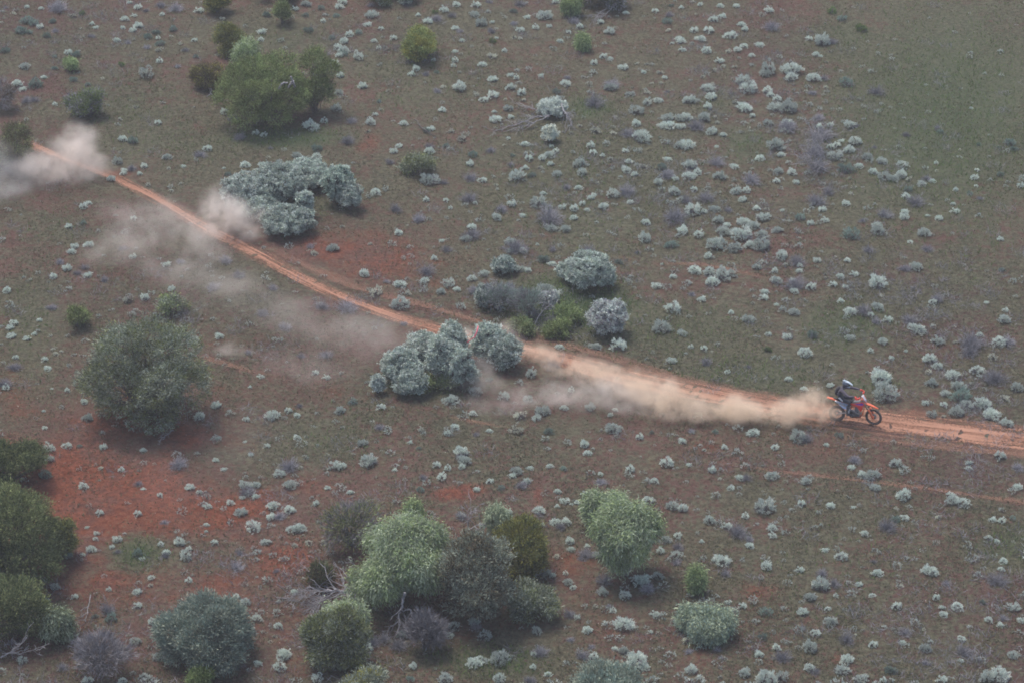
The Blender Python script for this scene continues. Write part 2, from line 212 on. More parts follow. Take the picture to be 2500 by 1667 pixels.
(0,1107): """325,40,80s 310,145,90g 570,225,65s 690,100,50y 830,110,50s 840,150,30y 950,115,35y 945,205,60l 980,240,40s 1225,75,120l 1095,285,45s 1300,232,65s 1365,265,40s 1440,238,25y 1475,45,45s 1530,105,45s 1670,130,30y 1715,10,35s 1805,92,25y 1910,140,80s 1985,215,100s 1975,90,120l 2055,95,40y 2290,85,95s 2240,235,45s 2160,340,45s 1675,220,75s 1745,215,70s 1690,265,100l 1745,290,60s 1655,300,40s 1575,335,55s 1650,405,85s 1415,360,60s 1450,370,25y 1865,360,90s 1980,385,80s 1850,435,70s 1910,430,90l 1730,505,110s 2030,515,110s 680,410,60s 940,415,60s 1410,485,40s 1410,530,30s 1125,470,60l 1465,610,55s 1815,605,75s 1230,605,80s 1100,620,50s 1080,585,35y 1135,675,55s 1130,700,50l 1270,700,90s 1290,655,50s 595,505,35s 660,545,40s 655,585,40s 800,590,60s 765,640,40s 620,655,70s 565,695,40s 465,695,70s 805,670,50l 940,690,80g 970,720,40s 1640,680,50l 1620,770,100l 1890,800,45l 2015,625,50y 2115,610,65y 2205,610,60y 1035,850,50s 1030,900,40y 1290,865,55s 1320,830,35y 940,945,60s 300,870,50s 380,910,70s 745,930,40s 510,980,50s 320,1010,60s 940,1040,60s 1035,1150,60s 1680,1020,80s 1615,975,50s 1755,1130,70s 1905,1185,65s 1710,1210,80s 1880,1245,40y 1850,1285,40y 2010,945,60s 925,1285,80s 1090,1385,95s 735,1075,110l 760,1130,90g 710,1185,30y 1940,1375,110s 1915,1460,90s 1765,1435,60s 2170,1540,80s 985,1525,80s 155,1410,75s 430,1460,80l 330,1240,80s 600,1550,70s 840,1555,60s 1420,1470,60g 1620,1440,100l 855,1375,60l 650,1110,50g 790,1290,60l 680,180,25y""",
(830,1107): """15,85,60s 200,55,120s 375,110,40s 660,80,60s 735,100,55s 695,160,75s 570,165,60l 850,50,100s 820,20,60l 835,90,50s 1205,125,85s 1180,150,60s 1300,100,50s 1435,88,50s 1530,100,55g 1690,15,55s 1985,108,65s 2235,65,95s 2090,130,25y 2150,190,60s 1780,140,40s 1785,195,80l 1025,190,50s 935,243,55s 1100,235,60g 1275,190,70s 1240,220,80l 1485,260,50s 1535,325,65s 1485,360,40s 1580,345,30s 1620,335,45s 1360,390,90s 1670,280,50s 2110,320,80s 2270,360,90s 550,245,60g 240,160,30y 70,265,50s 1150,405,60s 1030,435,40s 970,490,50s 825,430,80l 1475,465,80s 1545,465,80s 1510,500,80l 1385,485,40s 1655,540,35y 1570,600,65s 1580,655,55s 1690,630,45s 1680,690,110l 1760,695,70s 1650,720,50l 2225,590,80s 2310,560,60s 2190,665,60s 2310,640,80l 2300,700,80s 2300,745,60l 1485,700,60y 1540,815,45s 1395,825,95s 1455,830,50s 1560,880,70s 1595,915,50s 2170,840,80s 2060,870,130s 2100,920,110l 1805,870,110l 1800,945,80s 1950,975,80s 1745,1040,50y 1865,1070,55s 1840,1040,50l 1930,1165,150s 2150,1095,65s 2120,1220,40s 1690,1205,70s 1620,1120,45s 1570,1100,80l 1345,1215,75s 1660,1380,90l 1735,1390,70s 1940,1345,80s 1880,1330,50s 2030,1420,140s 2085,1460,70s 1370,1360,100l 1325,1375,50s 1580,1270,60l 1720,1320,50l 750,1240,60s 915,1150,80s 930,1190,80l 975,1105,35s 985,1250,100s 780,1190,80s 920,1430,110s 960,1400,60s 1090,1405,130s 1090,1530,90s 715,1535,110s 500,1455,60s 1320,1460,50s 1420,1505,60s 1300,1550,80l 1045,1030,90s 430,1240,80s 300,1270,100l 230,1290,90l 400,1310,120l 185,1340,90s 480,1540,60g 650,1470,40y 280,1355,25y 580,1365,30y 2310,1160,60s 2270,840,25y""",
(1660,1107): """60,75,45s 220,115,60s 275,170,40y 410,165,60s 455,170,70l 635,150,95s 350,235,55s 860,190,80s 1195,45,90l 1170,95,60s 1245,145,70s 1310,150,110s 1330,235,80s 1470,70,75s 1530,290,100s 1975,65,50s 1975,100,50s 2185,20,90s 2310,95,80l 2310,225,75s 1845,285,60s 1870,320,90s 1930,345,90s 1480,375,45y 20,375,75s 200,460,80s 150,600,40s 235,508,25y 580,370,145s 445,425,60s 830,345,60s 1030,355,70s 1185,365,40s 320,495,70s 395,540,130l 475,590,60l 475,630,60s 630,515,65s 630,560,60s 1770,435,55y 1535,440,65s 1470,450,70g 1415,500,130l 1260,540,55s 1220,595,30y 1310,585,25y 1105,705,85s 990,660,55s 2140,450,60s 2200,460,60s 2275,440,50g 2030,525,25y 2165,600,45s 1585,570,35y 825,522,25y 285,735,120s 310,820,70l 590,770,80s 820,795,55s 1325,735,45l 1350,815,80s 1705,805,110s 2210,735,65s 2195,790,50s 2165,865,130l 960,900,120s 890,980,95s 970,820,80l 1055,890,90l 1065,970,40s 1225,895,50s 1500,900,60y 1315,970,50s 1820,885,60l 1010,1060,45s 840,1085,70s 1480,1045,65s 1750,985,50s 1855,965,25y 1895,1045,90s 1790,1050,45s 1800,1100,60s 2065,1015,50g 2275,1055,85s 1030,1150,100s 2110,1140,60s 2190,1170,55s 2210,1125,70l 2335,1140,60s 835,1195,45l 930,1230,65s 1455,1195,40y 1540,1220,90l 1670,1200,40y 1805,1215,35y 1190,1240,40y 1320,1305,60s 1520,1290,50s 1925,1265,60s 1675,1335,80s 1940,1350,110l 2275,1375,80s 1920,1415,40s 890,1325,100s 1140,1410,95s 1110,1480,105s 885,1465,80s 925,1490,70l 1240,1540,110s 1390,1550,50s 1440,1480,85g 1680,1430,60l 1790,1435,20y 1790,1545,70s 2100,1530,100s 2180,1510,150s 330,1015,45s 425,1045,60s 565,1255,60g 660,1325,60s 540,1370,70s 700,1390,110l 50,1280,70y 250,1340,60l 75,1480,85s 135,1530,60y 440,1500,85s 590,1550,150s 690,1530,90s 280,1395,40l 60,1350,60l 1140,1270,110l 590,1085,90g""",
}
# ------------------------------------------------------------------ ground
# cover survey plus painted corner darkening (photo units /2352): x y rx ry amount
RED = [(160,1190,360,270,.8),(60,920,180,120,.5),(330,960,280,110,.55),(560,1360,400,200,.5),(1050,1400,400,190,.42),(900,560,330,110,.35),(620,900,200,70,.3),(2150,1060,260,50,.3),(330,1150,210,120,1),(160,960,170,50,.6),(520,1180,140,90,.75),(720,1110,120,50,.5),(300,1330,190,90,.6),(640,1300,100,90,.7),(1300,1330,150,120,.45),
 (420,1000,70,40,1),(1055,1130,70,22,.8),(1235,1140,16,40,.8),(1745,1362,70,36,.5),(900,610,260,70,.55),(720,580,140,40,.6),(845,335,40,50,.5),(1010,650,80,40,.5),
 (480,790,180,30,.35),(290,400,70,20,.5),(2200,1095,200,40,.3),(1400,1450,150,70,.45),(1050,300,60,30,.35),(1930,1512,40,20,.6),(1440,600,40,18,.5),(1520,605,40,14,.4),
 (150,1070,70,50,.9),(250,1330,80,40,.9),(920,1060,160,40,.3),(2050,930,400,60,.3),(1720,1020,260,60,.3),(1100,820,60,20,.5),(930,760,70,30,.3),(1590,1500,80,50,.4),(60,1480,60,60,.5)]
PLUM_VIGNETTE = [(30,60,300,200,.75),(2330,1500,300,260,.6),(60,1560,300,160,.7),(2340,900,140,260,.5),(2120,690,200,110,1),(2250,1000,160,200,.7),(1650,230,90,120,.5),(2000,400,160,100,.4),(60,60,160,80,.7),(300,700,250,60,.4),(1750,100,140,90,.6),(1300,30,200,50,.6),(2200,1450,220,120,.5),(900,90,160,60,.5),(500,1500,260,60,.5),(1400,380,100,100,.2),(700,1400,160,90,.5)]  # plum soil; leading wide entries paint lens falloff into corners and right edge
GREEN = [(2180,260,330,300,.7),(1350,420,420,280,.36),(1900,1300,420,240,.22),(980,180,300,160,.3),(1500,760,320,90,.45),(1720,860,240,60,.5),(380,330,260,90,.35),(760,1010,200,60,.35),(650,315,150,30,1),(1350,250,70,35,.8),(1310,700,140,62,1.5),(1940,750,130,70,.6),(1720,330,80,50,.6),(1640,240,70,50,.4),(990,880,130,30,.8),(1130,1520,150,45,.7),  # leading entry: upper right green cover, also painting that corner darker
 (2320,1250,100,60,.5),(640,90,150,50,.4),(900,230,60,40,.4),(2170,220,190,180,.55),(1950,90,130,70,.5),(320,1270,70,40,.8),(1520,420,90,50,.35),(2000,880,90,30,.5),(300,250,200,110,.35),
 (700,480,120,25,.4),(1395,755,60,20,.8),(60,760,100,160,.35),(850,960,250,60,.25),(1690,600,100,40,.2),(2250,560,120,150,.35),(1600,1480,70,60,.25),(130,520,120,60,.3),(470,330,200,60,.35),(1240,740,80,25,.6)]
def blobs(L, u, v):
    s = np.zeros_like(u)
    for x, y, rx, ry, a in L: s = np.maximum(s, a*np.exp(-((u-x*K)/(rx*K))**2-((v-y*K)/(ry*K))**2))
    return s
def grow(a, b, f=1.35, lim=3000):
    o = []; x = b
    while x < lim: o.append(a+x) ; x *= f
    return o
xs = np.arange(-36, 36.01, .2); ys = np.arange(74, 158.01, .2)
ox = [1*(1.5**k) for k in range(1, 20)]; ox = [x for x in ox if x < 2900]
xs = np.concatenate([[-36-x for x in reversed(ox)], xs, [36+x for x in ox]])
ys = np.concatenate([[74-x for x in reversed(ox)], ys, [158+x for x in ox]])
X, Y = np.meshgrid(xs, ys); far = np.clip(1-np.hypot(np.maximum(abs(X)-36, 0), np.maximum(abs(Y-116)-42, 0))/30, 0, 1)
rg = np.random.default_rng(3)
Zg = hgt(X, Y)*far + rg.normal(size=X.shape)*.012*far
nx, ny = len(xs), len(ys)
gm = MB(); idx = np.arange(nx*ny).reshape(ny, nx)
gm.add(np.stack([X, Y, Zg], -1), np.stack([idx[:-1,:-1], idx[:-1,1:], idx[1:,1:], idx[1:,:-1]], -1).reshape(-1, 4))
yy = np.clip(Y, 60, 200)
U, V = project(X, yy, Zg); infr = (far > 0).astype(float)
def gmat():
    m, n, out = newmat('plain_soil_and_herbs'); b = N(n, 'ShaderNodeBsdfPrincipled'); n.links.new(b.outputs[0], out.inputs[0])
    b.inputs['Roughness'].default_value = .95; b.inputs['Specular IOR Level'].default_value = .1
    co = N(n, 'ShaderNodeTexCoord').outputs['Object']
    at = {k: N(n, 'ShaderNodeAttribute', attribute_name=k).outputs['Fac'] for k in ('red', 'plum_vignette', 'green')}
    n0 = noise(n, .11, 4, .6, co); n1 = noise(n, .35, 5, .6, co); n2 = noise(n, 2.2, 5, .65, co); n3 = noise(n, 5.5, 5, .72, co); n4 = noise(n, 15, 4, .75, co)
    redf = smooth(n, math_(n, 'ADD', at['red'], math_(n, 'MULTIPLY', math_(n, 'SUBTRACT', math_(n, 'ADD', n1, math_(n, 'ADD', math_(n, 'MULTIPLY', n2, .6), math_(n, 'MULTIPLY', n3, .4))), 1.0), 2.3)), .12, 1.05)
    soil = mixc(n, redf, (.170,.098,.080), (.230,.080,.047))
    soil = mixc(n, math_(n, 'MULTIPLY', at['plum_vignette'], .75), soil, (.098,.066,.062))  # plum soil tint, also carrying the painted corner falloff
    soil = mixc(n, smooth(n, n3, .35, .7), mixc(n, 1., soil, (.50,.48,.47), 'MULTIPLY'), soil)
    # herb cover: fine mottling of small olive plants
    th = math_(n, 'ADD', math_(n, 'ADD', math_(n, 'MULTIPLY', n3, .62), math_(n, 'MULTIPLY', n4, .38)), math_(n, 'MULTIPLY', math_(n, 'SUBTRACT', n2, .5), .35))
    th = math_(n, 'SUBTRACT', math_(n, 'ADD', th, math_(n, 'MULTIPLY', math_(n, 'SUBTRACT', n1, .5), .35)), math_(n, 'MULTIPLY', redf, .16))
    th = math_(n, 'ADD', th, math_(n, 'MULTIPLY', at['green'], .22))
    cov = smooth(n, math_(n, 'ADD', th, math_(n, 'MULTIPLY', math_(n, 'SUBTRACT', n0, .5), .30)), .44, .54)
    herb = mixc(n, smooth(n, noise(n, 5, 5, .7, co), .35, .65), (.048,.052,.034), (.120,.126,.080))
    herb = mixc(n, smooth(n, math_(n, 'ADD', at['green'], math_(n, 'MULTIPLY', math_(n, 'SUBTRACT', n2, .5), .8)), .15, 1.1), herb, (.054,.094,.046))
    c = mixc(n, math_(n, 'MULTIPLY', cov, .85), soil, herb)
    n5 = noise(n, .9, 3, .6, co); c = mixc(n, math_(n, 'MULTIPLY', smooth(n, n5, .5, .8), .38), c, mixc(n, 1., c, (.55,.55,.56), 'MULTIPLY'))
    # pale litter and tiny stones
    sp = smooth(n, noise(n, 34, 2, .5, co), .71, .76)
    c = mixc(n, math_(n, 'MULTIPLY', sp, .6), c, (.42,.36,.32))
    n.links.new(c, b.inputs['Base Color'])
    bp = N(n, 'ShaderNodeBump'); bp.inputs['Strength'].default_value = 1.; bp.inputs['Distance'].default_value = .14
    n.links.new(math_(n, 'ADD', n3, math_(n, 'MULTIPLY', n4, .5)), bp.inputs['Height']); n.links.new(bp.outputs[0], b.inputs['Normal'])
    return m
go = gm.build('ground', gmat()); tag(go, kind='structure')
for k, L in (('red', RED), ('plum_vignette', PLUM_VIGNETTE), ('green', GREEN)):
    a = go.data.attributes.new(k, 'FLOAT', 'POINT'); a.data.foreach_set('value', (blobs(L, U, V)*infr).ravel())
go.data.polygons.foreach_set('use_smooth', np.ones(len(go.data.polygons), bool))

# ------------------------------------------------------------------ tracks: thin sheets over the ground, edges broken by noise
def trackmat(name, c1, c2, dens):
    m, n, out = newmat(name); b = N(n, 'ShaderNodeBsdfPrincipled'); b.inputs['Roughness'].default_value = .95; b.inputs['Specular IOR Level'].default_value = .1
    uv = N(n, 'ShaderNodeUVMap').outputs[0]; sep = N(n, 'ShaderNodeSeparateXYZ'); n.links.new(uv, sep.inputs[0])
    mp = N(n, 'ShaderNodeMapping'); mp.inputs['Scale'].default_value = (.14, 7, 1); n.links.new(uv, mp.inputs[0])
    streak = noise(n, 1.6, 5, .6, mp.outputs[0]); co = N(n, 'ShaderNodeTexCoord').outputs['Object']
    fine = noise(n, 11, 4, .7, co); mid = noise(n, 1.3, 4, .6, co)
    e = math_(n, 'ABSOLUTE', math_(n, 'SUBTRACT', sep.outputs[1], .5))
    edge = math_(n, 'SUBTRACT', 1., math_(n, 'MULTIPLY', e, 2.))            # 1 centre, 0 edge
    f = math_(n, 'ADD', edge, math_(n, 'MULTIPLY', math_(n, 'SUBTRACT', streak, .5), 2.1))
    f = math_(n, 'ADD', f, math_(n, 'MULTIPLY', math_(n, 'SUBTRACT', fine, .5), 1.5)); f = math_(n, 'ADD', f, math_(n, 'MULTIPLY', math_(n, 'SUBTRACT', mid, .5), .6))
    al = math_(n, 'MULTIPLY', smooth(n, f, .05, .95), smooth(n, edge, .0, .45))
    along = N(n, 'ShaderNodeAttribute', attribute_name='fade').outputs['Fac']
    al = math_(n, 'MULTIPLY', math_(n, 'MULTIPLY', al, along), dens)
    c = mixc(n, smooth(n, math_(n, 'ADD', math_(n, 'MULTIPLY', streak, .7), math_(n, 'MULTIPLY', fine, .3)), .35, .65), c1, c2)
    n.links.new(c, b.inputs['Base Color'])
    bp = N(n, 'ShaderNodeBump'); bp.inputs['Strength'].default_value = .6; bp.inputs['Distance'].default_value = .06
    n.links.new(math_(n, 'ADD', streak, math_(n, 'MULTIPLY', fine, .4)), bp.inputs['Height']); n.links.new(bp.outputs[0], b.inputs['Normal'])
    tr = N(n, 'ShaderNodeBsdfTransparent'); mx = N(n, 'ShaderNodeMixShader')
    n.links.new(al, mx.inputs[0]); n.links.new(tr.outputs[0], mx.inputs[1]); n.links.new(b.outputs[0], mx.inputs[2]); n.links.new(mx.outputs[0], out.inputs[0])
    return m
def track(name, pts, mat, lift, cat_kind='structure', fades=(0, 0)):
    "pts: (x, y, full width in metres) in photo units"
    c = np.array([P(x*K, y*K) for x, y, _ in pts]); wd = np.array([p[2] for p in pts], float)
    s = np.concatenate([[0], np.cumsum(np.linalg.norm(np.diff(c, axis=0), axis=1))])
    ss = np.arange(0, s[-1], .35); 
    def interp(a):   # smooth the polyline
        v = np.interp(ss, s, a); k = np.ones(9)/9; return np.convolve(np.pad(v, 4, 'edge'), k, 'valid')
    x, y, ww = interp(c[:, 0]), interp(c[:, 1]), interp(wd)
    tx, ty = np.gradient(x), np.gradient(y); l = np.hypot(tx, ty); nxv, nyv = -ty/l, tx/l
    M = 17; a = np.linspace(-.5, .5, M)
    Xr = x[:, None]+nxv[:, None]*a*ww[:, None]; Yr = y[:, None]+nyv[:, None]*a*ww[:, None]
    # follows the ground mesh (sampled bilinearly from its grid)
    ix = np.clip((Xr-xs[0]), 0, None); gi = np.searchsorted(xs, Xr)-1; gj = np.searchsorted(ys, Yr)-1
    fx = (Xr-xs[gi])/(xs[gi+1]-xs[gi]); fy = (Yr-ys[gj])/(ys[gj+1]-ys[gj])
    Zr = Zg[gj, gi]*(1-fx)*(1-fy)+Zg[gj, gi+1]*fx*(1-fy)+Zg[gj+1, gi]*(1-fx)*fy+Zg[gj+1, gi+1]*fx*fy+lift
    n_ = len(x); mb = MB(); idx = np.arange(n_*M).reshape(n_, M)
    mb.add(np.stack([Xr, Yr, Zr], -1), np.stack([idx[:-1, :-1], idx[1:, :-1], idx[1:, 1:], idx[:-1, 1:]], -1).reshape(-1, 4))
    o = mb.build(name, mat, None, True); tag(o, kind='structure')
    uvs = np.stack([np.repeat(ss[:, None], M, 1), np.repeat((a+.5)[None], n_, 0)], -1).reshape(-1, 2)
    ul = o.data.uv_layers.new(name='UVMap'); li = np.zeros(len(o.data.loops), np.int32); o.data.loops.foreach_get('vertex_index', li)
    ul.data.foreach_set('uv', uvs[li].ravel())
    t = ss/ss[-1]; fd = np.ones_like(t)
    if fades[0]: fd *= np.clip(t/fades[0], 0, 1)
    if fades[1]: fd *= np.clip((1-t)/fades[1], 0, 1)
    at = o.data.attributes.new('fade', 'FLOAT', 'POINT'); at.data.foreach_set('value', np.repeat(fd[:, None], M, 1).ravel())
    return o
TM1 = trackmat('red_dirt_track', (.16,.078,.050), (.37,.202,.135), .92)
TM2 = trackmat('faint_dirt_track', (.18,.10,.07), (.31,.175,.125), .46)
track('dirt_track', [(40,318,.9),(95,345,.9),(170,375,.9),(250,400,.9),(330,442,1.0),(400,480,1.1),(470,524,1.3),(560,568,1.4),(640,613,1.3),(720,655,1.2),(800,690,1.2),(880,718,1.2),(960,745,1.3),
  (1060,772,1.4),(1180,796,1.7),(1240,813,2.1),(1320,836,2.3),(1420,862,2.5),(1520,886,2.7),(1620,908,2.8),(1720,924,2.8),(1830,941,2.8),(1940,957,2.8),(2050,971,2.9),(2150,984,3.0),(2250,998,3.1),(2352,1010,3.3),(2480,1026,3.3)], TM1, .012)
track('side_track', [(590,560,.8),(700,612,1.1),(760,638,1.1),(860,672,1.0),(960,698,.9),(1060,728,.8),(1150,755,.8),(1230,778,.9),(1330,800,1.0),(1450,836,1.0),(1600,880,1.2),(1760,915,1.3),(1900,935,1.0)], TM2, .018, fades=(.1, .15))
track('foot_track', [(1560,1056,.4),(1820,1086,.5),(1900,1093,.55),(2000,1104,.55),(2100,1118,.55),(2200,1133,.6),(2352,1153,.6),(2460,1168,.6)], TM2, .018, fades=(.35, 0))
track('wheel_track', [(1860,1000,.6),(1960,1004,.7),(2080,1018,.8),(2200,1030,.9),(2352,1040,1.0),(2460,1052,1)], TM2, .022, fades=(.3, 0))
track('cattle_track', [(440,812,.5),(480,825,.6),(540,842,.6),(620,862,.5),(700,880,.4)], TM2, .018, fades=(.1, .6))
track('faint_path', [(1010,950,.5),(1060,965,.5),(1120,975,.4),(1200,985,.3)], TM2, .018, fades=(.3, .5))
track('upper_path', [(1480,612,.4),(1560,602,.5),(1650,612,.5),(1760,640,.4),(1820,650,.4)], TM2, .018, fades=(.3, .4))
# ------------------------------------------------------------------ shrub prototypes (unit radius)
def shrub_proto(kind, seed, small=False):
    rng = np.random.default_rng(seed); mb = MB()
    k = dict(s=('silver', 110, 15), g=('greygreen', 90, 12), y=('cream', 34, 15), e=('fresh', 50, 14), l=('lilac', 0, 0))[kind]
    # twigs from the base
    nt_ = 26 if kind != 'l' else 120
    if small: nt_ = nt_//3
    ph = rng.uniform(0, 2*pi); e1, e2 = rng.uniform(.75, 1.15, 2)
    def outline(D):       # uneven outline
        az = np.arctan2(D[:, 1], D[:, 0])
        return (1+.12*np.sin(2*az+ph)+.09*np.sin(3*az+ph*2.3)+.07*np.sin(5*az+ph*4))*np.where(D[:, 2] > .5, e1, 1)
    D = rng.normal(size=(nt_, 3)); D[:, 2] = abs(D[:, 2])*.8+.12; D = unit(D)
    for d, rr in zip(D, outline(D)):
        L = rng.uniform(.6, 1.0)*rr*.95
        if kind == 'l':
            pts = wander(rng, (0, 0, 0), d*L, 4, .12); r0 = .016
            tube(mb, pts, np.linspace(r0, .006, 4), 3)
            for _ in range(2 if small else 4):
                j = rng.integers(1, 4); q = unit(d+rng.normal(size=3)*.55)
                tube(mb, np.stack([pts[j], pts[j]+q*rng.uniform(.2, .42)]), [.010, .005], 3)
        else:
            tube(mb, wander(rng, (0, 0, 0), d*L*.85, 3, .1), [.022, .016, .008], 3, 1)
    if kind == 'l':
        C = rng.normal(size=(60 if small else 170, 3)); C[:, 2] = abs(C[:, 2]); C = unit(C)*rng.uniform(.5, 1, (len(C), 1)); C *= outline(unit(C))[:, None]*np.array([1, 1, .85])
        leaves(mb, rng, C, unit(C)+rng.normal(size=C.shape)*.7, rng.uniform(.16, .36, len(C)), .022)
        return mb.mesh('lilac_twiggy_shrub', [LM['lilac']])
    nc, nl = k[1], k[2]
    if small: nc, nl = max(12, nc//3), 7
    ang = rng.uniform(0, 2*pi, nc); zz = rng.uniform(.12, 1, nc)**.8
    C = np.stack([np.cos(ang)*np.sqrt(1-zz**2*.9), np.sin(ang)*np.sqrt(1-zz**2*.9), zz], 1)
    rad = rng.uniform(.5, 1.0, nc)**.6*.92*outline(C)
    if kind in 'ye': rad *= rng.uniform(.6, 1.15, nc)
    C = C*rad[:, None]*np.array([1, 1, 1.0])
    if kind in 'sg': C = C[rng.permutation(len(C))[:int(len(C)*rng.uniform(.6, 1))]]
    for c in C:
        n_ = int(nl*rng.uniform(.7, 1.3)); d = rng.normal(size=(n_, 3))*.45+unit(c)*1.0+np.array([0, 0, .4])
        d = unit(d); p = c+rng.normal(size=(n_, 3))*.06
        leaves(mb, rng, p, d, rng.uniform(.14, .30, n_), rng.uniform(.035, .065, n_)*(1.7 if small else 1))
    if kind in 'sg' and seed//100 % 2 == 1 and not small:      # half-dead side with bare twigs
        sd_ = unit(np.array([rng.normal(), rng.normal(), .35]))
        for _ in range(46):
            d = unit(sd_+rng.normal(size=3)*.45); d[2] = abs(d[2]); l = rng.uniform(.7, 1.25)
            tube(mb, wander(rng, d*.2, d*l, 4, .12), [.014, .012, .009, .005], 3, 2)
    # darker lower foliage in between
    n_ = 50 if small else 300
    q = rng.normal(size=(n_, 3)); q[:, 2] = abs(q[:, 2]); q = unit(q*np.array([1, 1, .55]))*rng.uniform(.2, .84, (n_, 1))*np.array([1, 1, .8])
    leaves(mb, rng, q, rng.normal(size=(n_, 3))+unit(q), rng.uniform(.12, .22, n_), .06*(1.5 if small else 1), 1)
    nm = dict(s='silver_saltbush', g='grey_green_shrub', y='cream_tuft', e='green_shrub')[kind]
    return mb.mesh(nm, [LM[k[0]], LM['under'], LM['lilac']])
NV = dict(s=14, g=5, y=6, l=6, e=3)
PROTO = {k: [shrub_proto(k, 100*i+ord(k)) for i in range(n)] for k, n in NV.items()}
SMALLP = [shrub_proto(k, 977*i+5, True) for i, k in enumerate('ssysgyss')]

# ------------------------------------------------------------------ landmarks used to tell one shrub from another (photo units /2352, short phrase)
LAND = [(1965,930,'the motorbike'),(1625,1428,'the low spreading tree'),(1425,1220,'the lone weeping tree'),(1600,1330,'the slender bright sapling'),
 (910,1290,'the big weeping tree'),(1090,1320,'the brown-grey round tree'),(1200,1255,'the yellow-green round bush'),(775,1450,'the bush by dead limbs'),
 (470,1440,'the grey-green dome tree'),(330,850,'the wide grey-olive tree'),(60,1220,'the largest dark tree'),(50,1390,'the dark bushy tree'),
 (980,820,'the trackside silver thicket'),(1140,795,'the bush with pink tape'),(1345,625,'the round silver thicket'),(1395,725,'the lilac-and-silver bush'),
 (660,450,'the long silver thicket'),(650,200,'the large olive tree'),(205,240,'the far left yellow-green bush'),(970,95,'the top centre yellow-green bush'),
 (525,90,'the bush behind olive tree'),(955,380,'the thin olive bush'),(1250,260,'the fallen white branches'),(1900,350,'the grey twiggy tangle'),
 (1790,175,'the upper right silver cluster'),(1305,15,'the top edge green sapling'),(1700,540,'the right-centre silver thicket'),(1640,630,'the paired silver clumps'),
 (2230,910,'the right edge twiggy patch'),(390,695,'the dusty little olive bush'),(240,1500,'the lower left lilac bush'),(1385,1545,'the bottom edge dome tree'),
 (810,1195,'the lilac-olive bush'),(2352,1568,'the bottom right corner'),(0,0,'the top left corner'),(2352,0,'the top right corner'),(2352,560,'the right edge midpoint'),(2100,1153,'the faint lower track'),
 (250,400,'the far end of the track'),(170,725,'the low dark green bush'),(840,1550,'the small bottom dome tree'),(1215,1378,'the dull green bush'),(1745,1365,'the bare red patch'),(60,330,'the left edge dusty bush')]
SIZES = [(.5, 'tiny'), (.8, 'small'), (1.2, 'medium'), (9, 'large')]
LOOK = dict(s='silver saltbush', y='cream tuft', g='grey-green shrub', l='lilac twiggy shrub', e='fresh green shrub')
NAME = dict(s='silver_saltbush', y='cream_tuft', g='grey_green_shrub', l='twiggy_shrub', e='green_shrub')
CATG = dict(s='saltbush', y='tuft', g='shrub', l='dead shrub', e='shrub')
GRP = dict(s='silver saltbushes scattered over the plain', y='cream tipped tufts scattered over the plain', g='grey-green shrubs scattered over the plain', l='dry lilac-grey shrubs scattered over the plain', e='fresh green shrubs on the plain')
ORD = ['the nearest','second-nearest','third-nearest','fourth-nearest','fifth-nearest','sixth-nearest','seventh-nearest','eighth-nearest','ninth-nearest','tenth-nearest','eleventh-nearest','twelfth-nearest']+['%dth-nearest' % i for i in range(13, 60)]
items = []
for (ox_, oy_), txt in TILES.items():
    for t in txt.split():
        x, y, wk = t.split(','); kd = wk[-1]; wp = float(wk[:-1])/2.8
        items.append([ox_+float(x)/2.8, oy_+float(y)/2.8, wp, kd])
# drop double entries where two survey tiles overlap
keep = []
for it in items:
    if any(abs(it[0]-o[0]) < 9 and abs(it[1]-o[1]) < 6 and it[3] == o[3] for o in keep): continue
    keep.append(it)
items = keep
rs = random.Random(11)
recs = []
for px, py, wp, kd in items:
    bx, by = P(px, py+.23*wp/2); r = wp/2/ppm(by)
    recs.append(dict(px=px, py=py, x=bx, y=by, r=r*(1.1 if kd != 'l' else 1.25), kd=kd, wp=wp, size=[n for l, n in SIZES if 2*r < l][0]))
for r in recs:
    best = min(LAND, key=lambda L: math.hypot(L[0]*K-r['px'], (L[1]*K-r['py'])*1.4))
    dx, dy = r['px']-best[0]*K, (r['py']-best[1]*K)
    a = math.degrees(math.atan2(-dy*1.6, dx)) % 360
    sec = ['right of','above right of','above','above left of','left of','below left of','below','below right of'][int(((a+22.5) % 360)//45)]
    r['key'] = (best[2], sec, r['kd'], r['size']); r['d'] = math.hypot(dx, dy*1.4)
byk = {}
for r in recs: byk.setdefault(r['key'], []).append(r)
for k, L in byk.items():
    L.sort(key=lambda r: r['d'])
    for i, r in enumerate(L):
        r['label'] = ('the only' if len(L) == 1 else ORD[i].replace('-', ' '))+' %s %s %s %s' % (k[3], LOOK[k[2]], k[1], k[0])
sil = sorted([r for r in recs if r['kd'] == 's'], key=lambda r: -r['wp'])
small_s = sil[300:]; ids = set(id(r) for r in small_s)
for r in recs:
    if id(r) in ids: continue
    me = rs.choice(PROTO[r['kd']])
    o = bpy.data.objects.new(NAME[r['kd']], me); COL.objects.link(o)
    o.location = (r['x'], r['y'], float(hgt(r['x'], r['y']))-.02)
    q = rs.uniform(.88, 1.12); o.scale = (r['r']*q, r['r']/q, r['r']*rs.uniform(.85, 1.15)); o.rotation_euler = (rs.uniform(-.1, .1), rs.uniform(-.1, .1), rs.uniform(0, 6.28))
    tag(o, r['label'], CATG[r['kd']], GRP[r['kd']])
